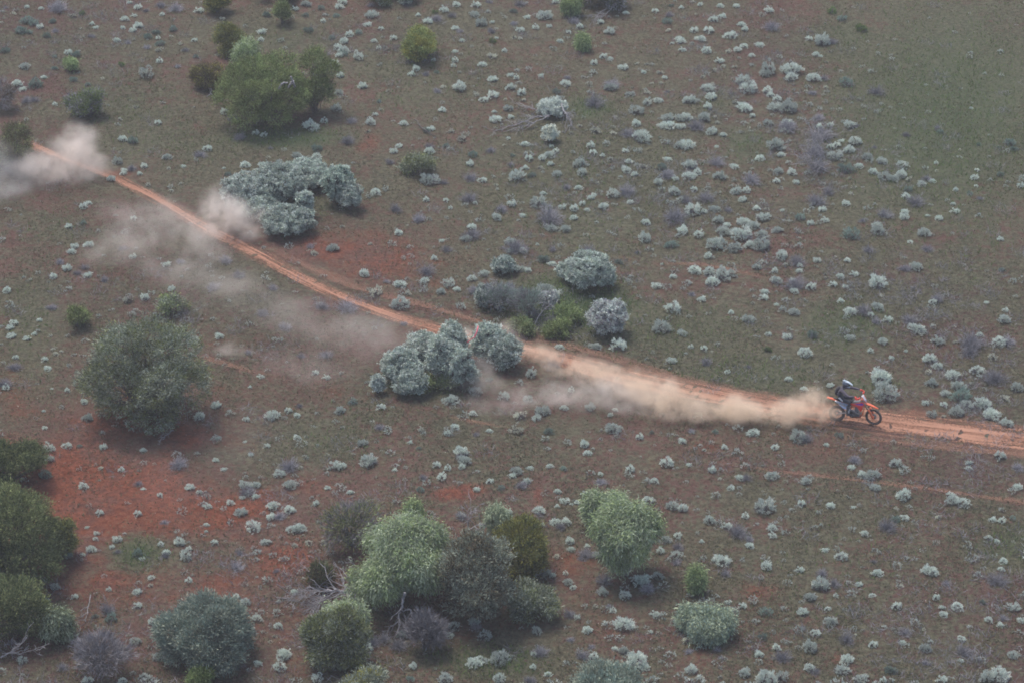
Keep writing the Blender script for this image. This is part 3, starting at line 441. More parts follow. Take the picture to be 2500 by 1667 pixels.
# the rest of the saltbushes (past 300 of a kind), and the ones just outside the frame, as one object
def protoarr(me):
    v = np.zeros(len(me.vertices)*3); me.vertices.foreach_get('co', v); v = v.reshape(-1, 3)
    q = np.zeros(len(me.loops), np.int32); me.loops.foreach_get('vertex_index', q); mi = np.zeros(len(me.polygons), np.int32); me.polygons.foreach_get('material_index', mi)
    return v, q.reshape(-1, 4), mi
SA = [protoarr(m) for m in SMALLP]; mids = [protoarr(m) for m in PROTO['s'][:4]]
mb = MB(); rng = np.random.default_rng(8)
def put(arr, x, y, r, cm=0):
    v, q, mi = arr; a = rng.uniform(0, 6.28); c, s = cos(a), sin(a)
    w_ = v*r; w_ = np.stack([w_[:, 0]*c-w_[:, 1]*s+x, w_[:, 0]*s+w_[:, 1]*c+y, w_[:, 2]*rng.uniform(.8, 1.2)+hgt(x, y)-.02], 1)
    mb.v.append(w_); mb.q.append(q+mb.n); mb.m.append(mi); mb.n += len(w_)
for r in small_s: put(mids[rng.integers(4)], r['x'], r['y'], r['r'])
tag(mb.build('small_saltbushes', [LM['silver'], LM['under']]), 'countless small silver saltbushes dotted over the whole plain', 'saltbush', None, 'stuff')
def on_track(px, py):
    T = [(40,318),(250,400),(400,480),(560,568),(720,655),(880,718),(1060,772),(1240,815),(1420,864),(1620,912),(1830,945),(2050,972),(2250,1000),(2500,1036)]
    yy_ = np.interp(px/K, [a for a, b in T], [b for a, b in T]); wd_ = np.interp(px/K, [0, 1100, 1500, 2400], [12, 16, 26, 36])
    return abs(py/K-yy_) < wd_
# seedlings: very small pale plants, thick in places
mb = MB(); dens = [(1500,500,450,300,.9),(1800,300,280,220,1.3),(1640,470,220,160,1.5),(1950,420,200,130,1.3),(1200,250,400,200,.6),(700,1200,300,250,.8),(1900,1150,450,300,.5),(600,80,400,120,.5),(400,700,300,150,.4),(1600,1450,300,160,.7)]
n_ = 0
while n_ < 2300:
    px, py = rng.uniform(-250, 2750), rng.uniform(-160, 1830)
    out_ = not (0 < px < 2500 and 0 < py < 1667)
    d = float(blobs(dens, np.array(px), np.array(py))); 
    if rng.uniform() > .12+d+(.25 if out_ else 0): continue
    if on_track(px, py): continue
    x, y = P(px, py); put(SA[rng.integers(len(SA))], x, y, (rng.uniform(.07, .17) if rng.uniform() < .75 else rng.uniform(.16, .27)) if not out_ or rng.uniform() < .75 else rng.uniform(.2, .5)); n_ += 1
tag(mb.build('saltbush_seedlings', [LM['silver'], LM['under']]), 'tiny pale seedlings sprinkled between the shrubs', 'seedlings', None, 'stuff')

# ------------------------------------------------------------------ low herbs and grass over the soil
def scatter(name, n, mat, L0, L1, W0, test, label, cat, up=.8):
    px = rng.uniform(-200, 2700, n*3); py = rng.uniform(-120, 1790, n*3)
    k = test(px, py); px, py = px[k][:n], py[k][:n]
    d = FWD[None]+RT[None]*((px-1250)/FPX)[:, None]+UP[None]*((833.5-py)/FPX)[:, None]; t = CAMH/-d[:, 2]
    pos = d*t[:, None]; pos[:, 2] = hgt(pos[:, 0], pos[:, 1])
    mbx = MB(); D = rng.normal(size=(len(px), 3))*.7; D[:, 2] = abs(D[:, 2])*.5+up
    leaves(mbx, rng, pos, D, rng.uniform(L0, L1, len(px)), W0)
    return tag(mbx.build(name, mat), label, cat, None, 'stuff')
lownoise = lambda a, b: np.sin(a*.013+1)*np.sin(b*.021)+np.sin(a*.031+b*.017)+np.sin(a*.007-b*.013+2)
scatter('ground_herbs', 230000, LM['litter'], .03, .13, .045, lambda a, b: (~on_track(a, b)) & (rng.uniform(-2.2, 1.6, len(a)) < lownoise(a, b)) & (rng.uniform(0, 1.2, len(a)) > blobs(RED, a, b)), 'low olive brown herbs covering the soil', 'ground cover', .35)
scatter('green_grass', 110000, LM['grass'], .08, .28, .04, lambda a, b: (~on_track(a, b)) & (rng.uniform(.15, 1.3, len(a)) < blobs(GREEN, a, b)), 'soft green grass in the damp hollows', 'grass', .8)
def twigs():
    mbx = MB(); n_ = 0
    while n_ < 800:
        px, py = rng.uniform(-100, 2600), rng.uniform(-60, 1730)
        if rng.uniform() > .06+float(blobs(PLUM_VIGNETTE+[(1500,470,240,130,.8),(1900,340,110,90,1.2),(1240,730,90,50,1.2),(2230,870,110,110,1.2),(1750,260,160,140,.7),(860,700,90,60,.4),(620,1290,120,60,.5)], np.array(px), np.array(py)))*.8: continue
        x, y = P(px, py); r = rng.uniform(.2, .65); m_ = int(90*r); a = rng.uniform(0, 6.28, m_); q = rng.uniform(0, 1, m_)**.5*r
        pos = np.stack([x+np.cos(a)*q, y+np.sin(a)*q, np.zeros(m_)], 1); pos[:, 2] = hgt(pos[:, 0], pos[:, 1])
        D = rng.normal(size=(m_, 3))*.8; D[:, 2] = abs(D[:, 2])+.15; leaves(mbx, rng, pos, D, rng.uniform(.15, .45, m_), .016); n_ += 1
    return tag(mbx.build('dry_twigs', LM['lilac']), 'thin see-through dry lilac-grey twigs between the shrubs', 'dry twigs', None, 'stuff')
twigs()
FL = [(620,1380,150,120,1),(1620,1480,90,60,1),(1900,150,200,120,.6),(1000,560,200,80,.5),(560,1000,200,60,.6),(1250,150,260,120,.35),(700,760,140,60,.5),(1740,480,200,120,.5),(960,960,260,60,.3),(780,600,60,20,.8)]
scatter('everlasting_flowers', 3800, LM['flower'], .02, .045, .035, lambda a, b: rng.uniform(.0, 1.1, len(a)) < blobs(FL, a, b)+.12, 'tiny white everlasting flowers and chips of quartz on the soil', 'wildflowers', .9)
# ------------------------------------------------------------------ trees and big bushes
def crown_pts(rng, a, b, c, zc, nl, lr, spread=.62, low=-.55):
    D = rng.normal(size=(nl*3, 3)); D = unit(D); D = D[D[:, 2] > low][:nl]
    C = D*np.array([a, b, c])*spread*rng.uniform(.55, 1.3, (len(D), 1))+np.array([0, 0, zc])
    rr = lr*min(a, c*1.1)*rng.uniform(.6, 1.35, len(D))
    C[:, 2] = np.maximum(C[:, 2], rr*.55)
    return C, rr
def tree(name, cat, label, box, mat, style='fluffy', nl=22, lr=.42, nleaf=9000, mat2=None, frac2=0., bark=None, depth=1., lean=(0, 0), seed=1, group=None, trunk=True, dx=0., L=None, Wd=None, mult=1):
    rng = np.random.default_rng(seed)
    x0, y0, x1, y1 = [q*K for q in box]; cx, cy = (x0+x1)/2, (y0+y1)/2
    gx, gy = P(cx, cy); s = ppm(gy, 1.)
    q_ = .96 if style != 'weep' else .91; a = (x1-x0)/2/s*q_; hh = (y1-y0)/2/s*q_; b = a*depth
    c = math.sqrt(max((hh**2-(b*sin(DEP))**2), (.3*a)**2))/cos(DEP); zc = c*(.92 if style != 'fluffy' else .86)+.1
    gx, gy = P(cx, cy+zc*cos(DEP)*s)
    root = bpy.data.objects.new(name, None); COL.objects.link(root); root.location = (gx, gy, float(hgt(gx, gy))); tag(root, label, cat, group)
    C, rr = crown_pts(rng, a, b, c, zc, nl, lr, spread=.70 if style != 'puff' else .82, low=-.85 if style == 'fluffy' else -.55)
    mb = MB(); tot = (rr**2).sum()
    for i, (p, r) in enumerate(zip(C, rr)):
        n_ = int(nleaf*(2.9 if style in ('fluffy', 'weep') else 1.9 if style == 'puff' else 1.)*r*r/tot); CS = 22 if style != 'puff' else 10; ncl = max(3, n_//CS); dc = unit(rng.normal(size=(ncl, 3)))
        cc = p+dc*r*rng.uniform(.62, 1.12, (ncl, 1))*np.array([1, 1, .85]); cm = (rng.uniform(size=ncl) < frac2*1.2); tn = np.clip(rng.uniform(0, 1, ncl)*.7+rng.uniform(0, .3), 0, 1)
        gap = (dc[:, 2] < -.45) & (rng.uniform(size=ncl) < .6) & (style != 'weep'); gap |= rng.uniform(size=ncl) < .08
        wh = np.repeat(np.arange(ncl), CS); n_ = len(wh); d = dc[wh]; pt = cc[wh]+rng.normal(size=(n_, 3))*np.array([1, 1, 1.7 if style == 'weep' else .7])*(.11 if style != 'puff' else .045)
        dist = np.linalg.norm(pt[:, None]-C[None], axis=2)/rr[None]; dist[:, i] = 9
        k = (dist.min(1) > .72) & (pt[:, 2] > .05) & ~gap[wh]; pt, d, wh = pt[k], d[k], wh[k]; n_ = len(pt)
        out = unit(pt-np.array([0, 0, zc*.6]))
        if style == 'weep':
            D = rng.normal(size=(n_, 3))*.42+d*.45+np.array([0, 0, -.55]); l = rng.uniform(.09, .23, n_)*(L or 1)**.5; w_ = .032
        elif style == 'puff':
            D = rng.normal(size=(n_, 3))*.5+d; l = rng.uniform(.05, .10, n_)*(L or 1); w_ = .042
        elif style == 'twig':
            D = rng.normal(size=(n_, 3))*.5+out; l = rng.uniform(.18, .42, n_)*(L or 1); w_ = .02
        else:
            D = rng.normal(size=(n_, 3))*.55+d*.5+out*.5+np.array([0, 0, .15]); l = rng.uniform(.07, .17, n_)*(L or 1); w_ = .034
        l = np.asarray(l); w2 = w_*(Wd or 1)
        for mi, kk in ((0, ~cm[wh]), (1, cm[wh])):
            if mi == 1 and not mat2: kk = cm[wh]
            if kk.any(): leaves(mb, rng, pt[kk], D[kk], l[kk], w2, mi if mat2 else 0, tn[wh][kk])
    mats = [mat]+([mat2] if mat2 else [])
    mb.build('crown', mats, root)
    # stems, limbs and inner twigs
    tb = MB(); ns = 3 if a > 1.2 else 2; R0 = max(.035, .05*a)
    for i, (p, r) in enumerate(zip(C, rr)):
        st = np.array([rng.normal()*.04*a, rng.normal()*.04*a, -.05]); pts = wander(rng, st, p, 6, .10); tube(tb, pts, np.linspace(R0*.55, .012, 6), 5)
        for _ in range(4 if style != 'twig' else 9):
            d = unit(rng.normal(size=3)+np.array([0, 0, .3])); tube(tb, wander(rng, pts[4], p+d*r*.95, 4, .1), np.linspace(.016, .005, 4), 3)
    for k in range(ns):
        e = np.array([rng.normal()*.25*a, rng.normal()*.25*a, zc*.55]); tube(tb, wander(rng, (rng.normal()*.05*a, rng.normal()*.05*a, -.1), e, 6, .06), np.linspace(R0, R0*.5, 6), 6)
    tb.build('trunk', bark or BARK, root)
    return root
T = tree
T('olive_tree','tree','large rounded olive green tree with a hole showing pale limbs, behind the long silver thicket',(505,135,735,300),LM['olive'],nl=34,lr=.36,nleaf=30000,mat2=LM['freshbush'],frac2=.45,seed=2,depth=.9)
T('olive_tree','tree','right-hand crown of the olive tree group, dull green beside silver saltbushes',(672,116,776,272),LM['olive'],nl=16,lr=.42,nleaf=9000,mat2=LM['freshbush'],frac2=.4,seed=12)
T('green_tree','tree','narrow bright green weeping tree rising behind the left side of the large olive tree',(541,94,612,232),LM['bright'],'weep',nl=10,lr=.5,nleaf=8000,seed=3,mat2=LM['palegreen'],frac2=.3)
T('yellow_bush','bush','yellow-green spreading bush standing behind the large olive tree',(490,60,566,128),LM['yellowg'],nl=10,nleaf=6000,mat2=LM['olive'],frac2=.5,seed=4)
T('brown_bush','bush','dark brown-olive bush left of the large olive tree',(447,138,524,205),LM['brownish'],nl=11,nleaf=6000,mat2=LM['yellowg'],frac2=.25,seed=5)
T('yellow_green_bush','bush','yellow-green bush with grey twiggy base, alone at the upper left above the dust',(162,208,250,276),LM['freshbush'],nl=10,nleaf=6500,mat2=LM['lilac'],frac2=.35,seed=6)
T('yellow_green_bush','bush','bright yellow-green bush with a lilac twiggy side at top centre',(930,52,1022,142),LM['yellowg'],nl=12,nleaf=8000,mat2=LM['freshbush'],frac2=.4,seed=7)
T('yellow_green_bush','bush','yellow-topped bush cut by the top edge left of centre',(474,-25,528,32),LM['yellowg'],nl=8,nleaf=4000,mat2=LM['dusk'],frac2=.4,seed=8)
T('green_bush','bush','small fresh green bush near the top edge right of the yellow-topped one',(628,8,668,56),LM['freshbush'],nl=5,nleaf=2500,mat2=LM['olive'],frac2=.5,seed=9)
T('sapling','sapling','pale green sapling hanging over the top edge right of centre',(1290,-10,1328,36),LM['bright'],'weep',nl=6,lr=.5,nleaf=3000,seed=10)
T('sapling','sapling','small pale green sapling standing below the top edge sapling',(1318,86,1352,118),LM['bright'],'weep',nl=5,lr=.5,nleaf=1800,seed=11,L=.7)
T('dark_tree','tree','dark grey-green tree cut by the top edge left of centre',(560,-60,700,8),LM['dusk'],nl=12,nleaf=8000,seed=13)
T('dark_tree','tree','dark tree cut by the top edge at centre, shading bare ground',(1335,-60,1460,28),LM['dusk'],nl=12,nleaf=8000,mat2=LM['lilac'],frac2=.4,seed=14)
T('dark_tree','tree','dark bush cut by the top edge above the yellow-green bush',(840,-45,960,14),LM['dusk'],nl=12,nleaf=7000,mat2=LM['greygreen'],frac2=.3,seed=15)
T('thin_bush','bush','thin see-through olive bush in the middle of the brown flat',(912,352,1000,410),LM['domegrey'],nl=9,nleaf=2600,mat2=LM['olive'],frac2=.5,seed=16)
T('olive_bush','bush','small bright olive bush under drifting dust left of centre',(362,672,424,722),LM['domegrey'],nl=7,nleaf=1100,mat2=LM['freshbush'],frac2=.4,seed=17)
T('dark_bush','bush','low dark green bush on the shaded left side of the wide grey-olive tree',(152,708,206,752),LM['olive'],nl=7,nleaf=1500,mat2=LM['freshbush'],frac2=.3,seed=18)
T('dusty_bush','bush','dusty brown-green bush at the left edge behind the far dust cloud',(-20,292,88,390),LM['olive'],nl=12,nleaf=7000,mat2=LM['brownish'],frac2=.4,seed=19)
T('dusty_bush','bush','grey twiggy bush cut by the left edge above the dust cloud',(-40,185,38,252),LM['lilac'],'twig',nl=8,nleaf=4000,seed=20,mat2=LM['brownish'],frac2=.3)
T('wide_tree','tree','wide many-stemmed grey-olive tree at left with dark shaded underside',(190,738,476,985),LM['domegrey'],nl=46,lr=.31,nleaf=46000,mat2=LM['olive'],frac2=.35,seed=21,depth=.85)
T('dark_tree','tree','uppermost dark tree at the left edge, silver shrubs at its right',(-90,998,118,1130),LM['dusk'],nl=20,nleaf=16000,mat2=LM['olive'],frac2=.3,seed=22)
T('dark_tree','tree','largest dark green tree at the left edge, reaching the red soil',(-110,1098,150,1345),LM['dusk'],nl=38,lr=.32,nleaf=38000,mat2=LM['olive'],frac2=.5,seed=23)
T('yellow_bush','bush','round yellow-tinged bush tucked behind the right side of the largest dark tree',(118,1190,178,1278),LM['yellowg'],nl=8,nleaf=5000,mat2=LM['olive'],frac2=.6,seed=24)
T('dark_bush','bush','dark green bushy tree below the largest dark tree at the left edge',(-40,1335,110,1475),LM['dusk'],nl=20,nleaf=16000,mat2=LM['olive'],frac2=.3,seed=25)
T('green_bush','bush','small soft green bush against the right foot of the dark bushy tree',(98,1392,164,1470),LM['palegreen'],'weep',nl=8,lr=.45,nleaf=5000,mat2=LM['dusk'],frac2=.3,seed=26)
T('dome_tree','tree','neat grey-green dome-shaped tree near the bottom left on dark ground',(374,1368,568,1530),LM['domegrey'],nl=30,lr=.38,nleaf=34000,mat2=LM['greygreen'],frac2=.4,seed=27,L=1.1)
T('dome_tree','tree','grey-green dome-shaped tree cut by the bottom edge right of centre',(1290,1528,1486,1690),LM['domegrey'],nl=26,lr=.38,nleaf=24000,mat2=LM['greygreen'],frac2=.35,seed=28)
T('dome_tree','tree','small pale olive dome tree cut by the bottom edge left of centre',(796,1530,880,1610),LM['domegrey'],nl=10,nleaf=6000,mat2=LM['yellowg'],frac2=.2,seed=29)
T('weeping_tree','tree','big pale green weeping tree with white dead limbs spilling from its foot',(812,1178,1028,1395),LM['palegreen'],'weep',nl=36,lr=.33,nleaf=40000,mat2=LM['bright'],frac2=.35,seed=30,bark=DEADWOOD)
T('weeping_tree','tree','lone pale green weeping tree leaning to the lower right among silver shrubs',(1366,1140,1512,1335),LM['palegreen'],'weep',nl=24,lr=.34,nleaf=24000,mat2=LM['bright'],frac2=.35,seed=31,bark=DEADWOOD)
T('weeping_tree','tree','upper left bright crown leaning out beside the lone weeping tree',(1330,1114,1452,1215),LM['bright'],'weep',nl=12,lr=.4,nleaf=11000,mat2=LM['palegreen'],frac2=.5,seed=32)
T('round_tree','tree','brown-grey rounded twiggy tree touching the big pale green weeping tree',(1004,1222,1182,1440),LM['domegrey'],nl=34,lr=.34,nleaf=30000,mat2=LM['brownish'],frac2=.35,seed=33)
T('round_bush','bush','yellow-green round bush with one fresh light shoot on its left',(1138,1198,1260,1322),LM['olive'],nl=22,lr=.4,nleaf=17000,mat2=LM['yellowg'],frac2=.45,seed=34)
T('green_bush','bush','fresh light green shoot growing against the left of the yellow-green round bush',(1150,1240,1200,1305),LM['bright'],'weep',nl=7,lr=.45,nleaf=4500,seed=35,L=.7)
T('dull_bush','bush','dull green low bush below the yellow-green round bush',(1166,1338,1270,1424),LM['olive'],nl=14,nleaf=9000,mat2=LM['domegrey'],frac2=.5,seed=36)
T('sapling','sapling','pale green sapling standing left behind the yellow-green round bush',(1122,1166,1166,1222),LM['palegreen'],'weep',nl=6,lr=.5,nleaf=4000,seed=37,L=.8)
T('sapling','sapling','small green sapling behind the top of the big pale green weeping tree',(928,1160,968,1196),LM['bright'],'weep',nl=5,lr=.5,nleaf=3000,seed=38,L=.7)
T('grey_bush','bush','lilac-grey and olive bush left of the big pale green weeping tree',(735,1148,884,1262),LM['darklilac'],'twig',nl=18,nleaf=10000,mat2=LM['olive'],frac2=.45,seed=39,L=.7)
T('green_bush','bush','leafy green bush with olive underside beside the dead limbs',(712,1392,838,1532),LM['olive'],nl=20,lr=.38,nleaf=17000,mat2=LM['domegrey'],frac2=.3,seed=40)
T('green_bush','bush','bright green weeping top growing out of the leafy bush beside the dead limbs',(752,1368,838,1462),LM['palegreen'],'weep',nl=9,lr=.45,nleaf=7000,mat2=LM['bright'],frac2=.3,seed=41)
T('dark_bush','bush','small dark bush at the tip of the dead limbs left of the weeping tree',(708,1288,762,1345),LM['dusk'],nl=7,nleaf=4000,mat2=LM['brownish'],frac2=.4,seed=42)
T('twiggy_bush','bush','dark lilac twiggy bush in the shade under the big weeping tree',(940,1405,1012,1490),LM['darklilac'],'twig',nl=16,nleaf=9000,seed=43,L=.8)
T('low_tree','tree','low spreading pale green tree over red soil at lower right',(1550,1396,1696,1466),LM['palegreen'],'weep',nl=26,lr=.55,nleaf=17000,mat2=LM['greygreen'],frac2=.25,seed=44,bark=DEADWOOD,L=.5)
T('sapling','sapling','slender bright green sapling above the low spreading tree',(1590,1296,1613,1358),LM['bright'],'weep',nl=6,lr=.6,nleaf=3200,seed=45,L=.7)
T('lilac_bush','bush','large lilac-grey leafless bush at lower left',(172,1452,298,1552),LM['darklilac'],'twig',nl=22,nleaf=6000,seed=46)
T('green_bush','bush','little green bush cut by the bottom edge below the grey-green dome tree',(440,1535,488,1580),LM['freshbush'],nl=6,nleaf=3000,seed=47)
T('green_bush','bush','tiny bright green bush among silver shrubs at far upper left',(146,136,174,164),LM['bright'],nl=4,nleaf=1200,seed=48)
# silver thickets: each bush of the thicket a thing
TH = [
 ('long silver thicket',[((512,400,602,478),'frost-grey left end bush of the long silver thicket',1),((580,378,700,470),'large blue-green bush at the centre-left of the long silver thicket',2),((640,372,772,430),'rear middle bush of the long silver thicket',3),
   ((745,382,812,470),'right rear bush of the long silver thicket, greener than its neighbours',4),((525,440,640,500),'dusty front left bush of the long silver thicket, half in the dust',5),((600,470,722,545),'front bush of the long silver thicket, nearest the track',6),
   ((680,440,722,500),'small front right shoot of the long silver thicket',7),((778,420,832,482),'detached right-hand bush of the long silver thicket',8)]),
 ('big silver thicket by the track',[((1000,742,1072,830),'tall pale blue-green bush at the back of the big silver thicket by the track',11),((978,770,1065,878),'dark-hollowed centre bush of the big silver thicket by the track',12),((930,765,1010,830),'dusty rear left bush of the big silver thicket by the track',13),
   ((878,800,965,880),'left bush of the big silver thicket by the track',14),((1036,800,1092,896),'front right bush of the big silver thicket, under the tape',15),((905,845,982,905),'front left bush of the big silver thicket, above green grass',16),((856,862,882,900),'small white bush at the left tip of the big silver thicket',17),
   ((1055,845,1100,880),'small round bush at the right tip of the big silver thicket',18)]),
 ('leaning silver bushes',[((1082,742,1160,830),'tall leaning silver bush beside the pink tape',21),((1120,770,1196,846),'lower right silver bush leaning from beside the pink tape',22)]),
 ('round silver thicket',[((1300,580,1405,665),'largest round silver bush above the green patch',31),((1280,600,1340,645),'darker left bush joined to the round silver bush above the green patch',32),((1370,615,1412,660),'right shoulder bush joined to the round silver bush above the green patch',33)]),
 ('lilac silver bush',[((1352,690,1440,770),'silver bush with lilac dead side right of the green patch',41)]),
 ('right of centre thicket',[((1130,590,1182,628),'pale bush at the upper left of the green patch',51),((1090,655,1140,705),'rounded grey bush left of the green patch',52)]),
]
for g, L in TH:
    for box, lab, sd_ in L:
        w_ = (box[2]-box[0]); m1, m2, f2 = LM['bluegrey'], LM['silverbush'], .25
        if sd_ in (1, 17): m1, m2, f2 = LM['silverbush'], LM['bluegrey'], .3
        if sd_ in (41,): m1, m2, f2 = LM['silverbush'], LM['lilac'], .28
        if sd_ in (51, 52): m1, m2, f2 = LM['greygreen'], LM['silver'], .4
        if sd_ in (4,): m1, m2, f2 = LM['greygreen'], LM['bluegrey'], .5
        nl_ = int(60+w_*1.6)
        T('silver_bush', 'bush', lab, box, m1, 'puff', nl=nl_, lr=.15, nleaf=int(4000+w_*w_*1.9), mat2=m2, frac2=f2, seed=500+sd_, group=g, depth=1.)

T('grey_bush','bush','rounded grey bush in the left part of the green patch',(1118,655,1178,712),LM['greygreen'],'twig',nl=12,nleaf=4500,mat2=LM['lilac'],frac2=.5,seed=71,L=.6)
T('grey_bush','bush','dark lilac bush in the left middle of the green patch',(1180,668,1246,728),LM['darklilac'],'twig',nl=12,nleaf=5000,mat2=LM['greygreen'],frac2=.4,seed=72,L=.6)
T('green_bush','bush','low bright green bush at the near left edge of the green patch',(1172,730,1236,768),LM['bright'],nl=9,nleaf=2600,mat2=LM['olive'],frac2=.5,seed=73)
T('green_bush','bush','low spreading green bush in the middle of the green patch',(1262,700,1345,742),LM['freshbush'],nl=12,nleaf=3200,mat2=LM['bright'],frac2=.4,seed=74)
T('green_bush','bush','low olive bush at the near side of the green patch',(1240,738,1312,778),LM['olive'],nl=11,nleaf=2600,mat2=LM['freshbush'],frac2=.5,seed=75)
T('silver_bush','bush','pale open silver bush at the centre of the green patch beside a bent branch',(1232,668,1286,702),LM['silverbush'],'puff',nl=34,lr=.22,nleaf=2200,mat2=LM['lilac'],frac2=.3,seed=76)
T('green_bush','bush','green undergrowth bush below the front of the trackside silver thicket',(930,862,1012,905),LM['olive'],nl=12,nleaf=3200,mat2=LM['freshbush'],frac2=.4,seed=77)
T('green_bush','bush','dull green undergrowth bush at the right front of the trackside silver thicket',(1000,866,1058,900),LM['domegrey'],nl=9,nleaf=2400,mat2=LM['freshbush'],frac2=.4,seed=78)
# ------------------------------------------------------------------ dead wood
def branch_px(mb, rng, pts, r0, r1, sub=0, subL=.6, spread=.7, sides=6):
    "pts: (x, y, height) photo units; a limb with side twigs"
    W = np.array([(*P(x*K, y*K, z), z+float(hgt(*P(x*K, y*K, z)))) for x, y, z in pts])
    s = np.linspace(0, 1, len(W)); t = np.linspace(0, 1, len(W)*4)
    w3 = np.stack([np.interp(t, s, W[:, i]) for i in range(3)], 1); w3[1:-1] += rng.normal(size=(len(w3)-2, 3))*.025
    rad = np.linspace(r0, r1, len(w3)); tube(mb, w3, rad, sides)
    main = unit(w3[-1]-w3[0])
    for _ in range(sub):
        i = rng.integers(len(w3)//4, len(w3)); d = unit(main*.9+rng.normal(size=3)*spread); l = subL*rng.uniform(.4, 1.1)
        e = w3[i]+d*l; e[2] = max(e[2], .03); tw = wander(rng, w3[i], e, 5, .12); tube(mb, tw, np.linspace(min(rad[i]*.6, .024), .009, 5), 4)
        for _ in range(3):
            j = rng.integers(1, 5); q = tw[j]+unit(d+rng.normal(size=3)*.6)*l*rng.uniform(.2, .5); q[2] = max(q[2], .02)
            tube(mb, wander(rng, tw[j], q, 3, .1), np.linspace(.011, .006, 3), 3)
def dead(name, label, cat, limbs, seed, mat=DEADWOOD, group=None):
    rng = np.random.default_rng(seed); mb = MB()
    for l in limbs: branch_px(mb, rng, *l)
    return tag(mb.build(name, mat, None, True), label, cat, group)
dead('fallen_branch', 'white fallen branches fanning left from the silver clump at upper centre', 'fallen branch', [([(1262,266,.3),(1235,268,.25),(1190,285,.12),(1140,300,.05)], .03, .008, 16, .9, .45),
   ([(1262,268,.3),(1225,282,.25),(1185,294,.1),(1160,302,.05)], .025, .007, 14, .8, .45),([(1265,262,.3),(1228,252,.3),(1200,240,.2),(1180,238,.1)], .025, .007, 10, .6, .5)], 61, group='fallen white branches at upper centre')
dead('fallen_branch', 'white forked branches on the right side of the silver clump at upper centre', 'fallen branch', [([(1290,238,.7),(1296,258,.6),(1310,275,.4),(1312,290,.2)], .03, .01, 12, .7, .6),
   ([(1296,262,.55),(1310,258,.4),(1318,270,.3)], .02, .006, 5, .5, .6),([(1312,283,.25),(1300,300,.05)], .02, .006, 8, .5, .5)], 62, group='fallen white branches at upper centre')
dead('dead_limb', 'arched white dead limb reaching left from the foot of the big weeping tree', 'dead limb', [([(900,1345,1.0),(872,1333,1.1),(845,1333,1.0),(828,1350,.7),(815,1362,.5),(780,1358,.4),(742,1352,.3),(705,1348,.2)], .085, .02, 30, 1.3, .6),
   ([(848,1337,.9),(830,1325,1.0),(818,1310,1.2),(810,1292,1.5)], .03, .008, 5, .5, .5),([(815,1362,.5),(800,1382,.3),(790,1402,.1)], .03, .008, 10, .7, .6),([(770,1358,.4),(745,1375,.2),(720,1395,.1)], .02, .006, 26, 1.1, .7),([(742,1352,.3),(715,1365,.3),(680,1378,.1)], .02, .006, 22, 1.0, .6)], 63)
dead('dead_limb', 'bare grey forked limb hanging below the big weeping tree', 'dead limb', [([(930,1360,1.6),(925,1385,1.2),(918,1410,.8),(915,1450,.3)], .055, .02, 8, .6, .7),([(920,1398,1.0),(945,1400,.9),(950,1425,.6),(952,1450,.2)], .035, .012, 8, .5, .7),
   ([(915,1425,.6),(895,1440,.3),(888,1462,.1)], .025, .01, 6, .4, .6),([(948,1432,.5),(930,1448,.2),(918,1460,.1)], .02, .01, 4, .4, .6)], 64)
dead('dead_sapling', 'small leafless sapling on red soil between the green saplings', 'dead sapling', [([(1076,1228,.0),(1075,1205,.5),(1078,1188,.9),(1080,1170,1.2)], .025, .008, 14, .6, .9),([(1076,1215,.3),(1100,1205,.5),(1125,1198,.6)], .02, .006, 10, .5, .8)], 65)
dead('dead_branch', 'bent grey branch rising from the green patch at centre', 'dead branch', [([(1226,748,.05),(1240,722,.4),(1258,705,.8),(1266,690,1.1)], .035, .015, 12, .6, .8),([(1262,698,.8),(1270,715,.4),(1271,735,.05)], .025, .012, 2, .3, .5)], 66, pbr('grey_wood', (.2,.2,.21), .85, 0, .3))
dead('fallen_stick', 'long thin fallen stick left of the yellow-green bush at top centre', 'stick', [([(882,118,.1),(905,110,.12),(930,100,.1)], .03, .012, 3, .3, .4)], 67, BARK)
dead('fallen_stick', 'bent fallen stick between the olive tree and the thin olive bush', 'stick', [([(952,275,.2),(975,300,.15),(1000,312,.05)], .03, .015, 3, .3, .5)], 68, BARK)
dead('fallen_stick', 'pale fallen branch below the wide grey-olive tree on red soil', 'stick', [([(398,988,.15),(380,1000,.1),(365,1012,.05)], .03, .01, 6, .5, .5)], 69, DEADWOOD)
dead('fallen_stick', 'forked pale stick on the ground left of the large olive tree', 'stick', [([(492,225,.05),(484,215,.3),(485,203,.5)], .03, .015, 2, .2, .4),([(484,215,.2),(474,223,.05)], .02, .01, 0)], 70, DEADWOOD)
dead('fallen_stick', 'thin pale stick on the red ground near the dark bushy tree at lower left', 'stick', [([(208,1365,.3),(203,1395,.1),(196,1425,.05)], .02, .008, 4, .4, .4)], 71, DEADWOOD)
dead('dead_branch', 'grey dead branches leaning at the bottom left corner', 'dead branch', [([(2,1510,.1),(30,1492,.4),(52,1475,.7)], .03, .012, 8, .6, .6),([(5,1500,.1),(45,1500,.3),(75,1492,.5)], .02, .008, 5, .5, .5)], 72)
dead('dead_branch', 'thin pale dead branches under the dark tree at the top edge', 'dead branch', [([(1410,15,.4),(1385,35,.2),(1358,48,.05)], .02, .006, 12, .8, .4),([(1412,12,.4),(1378,30,.2),(1350,38,.05)], .02, .006, 8, .7, .4)], 73)
dead('dead_limb', 'short pale curved limbs showing through the hole in the large olive tree', 'dead limb', [([(640,205,2.3),(648,192,2.7),(660,190,2.8)], .05, .04, 0),([(662,202,2.4),(668,190,2.8),(674,188,2.9)], .045, .035, 0),([(676,200,2.4),(672,188,3.0),(668,176,3.3)], .05, .04, 0)], 74)
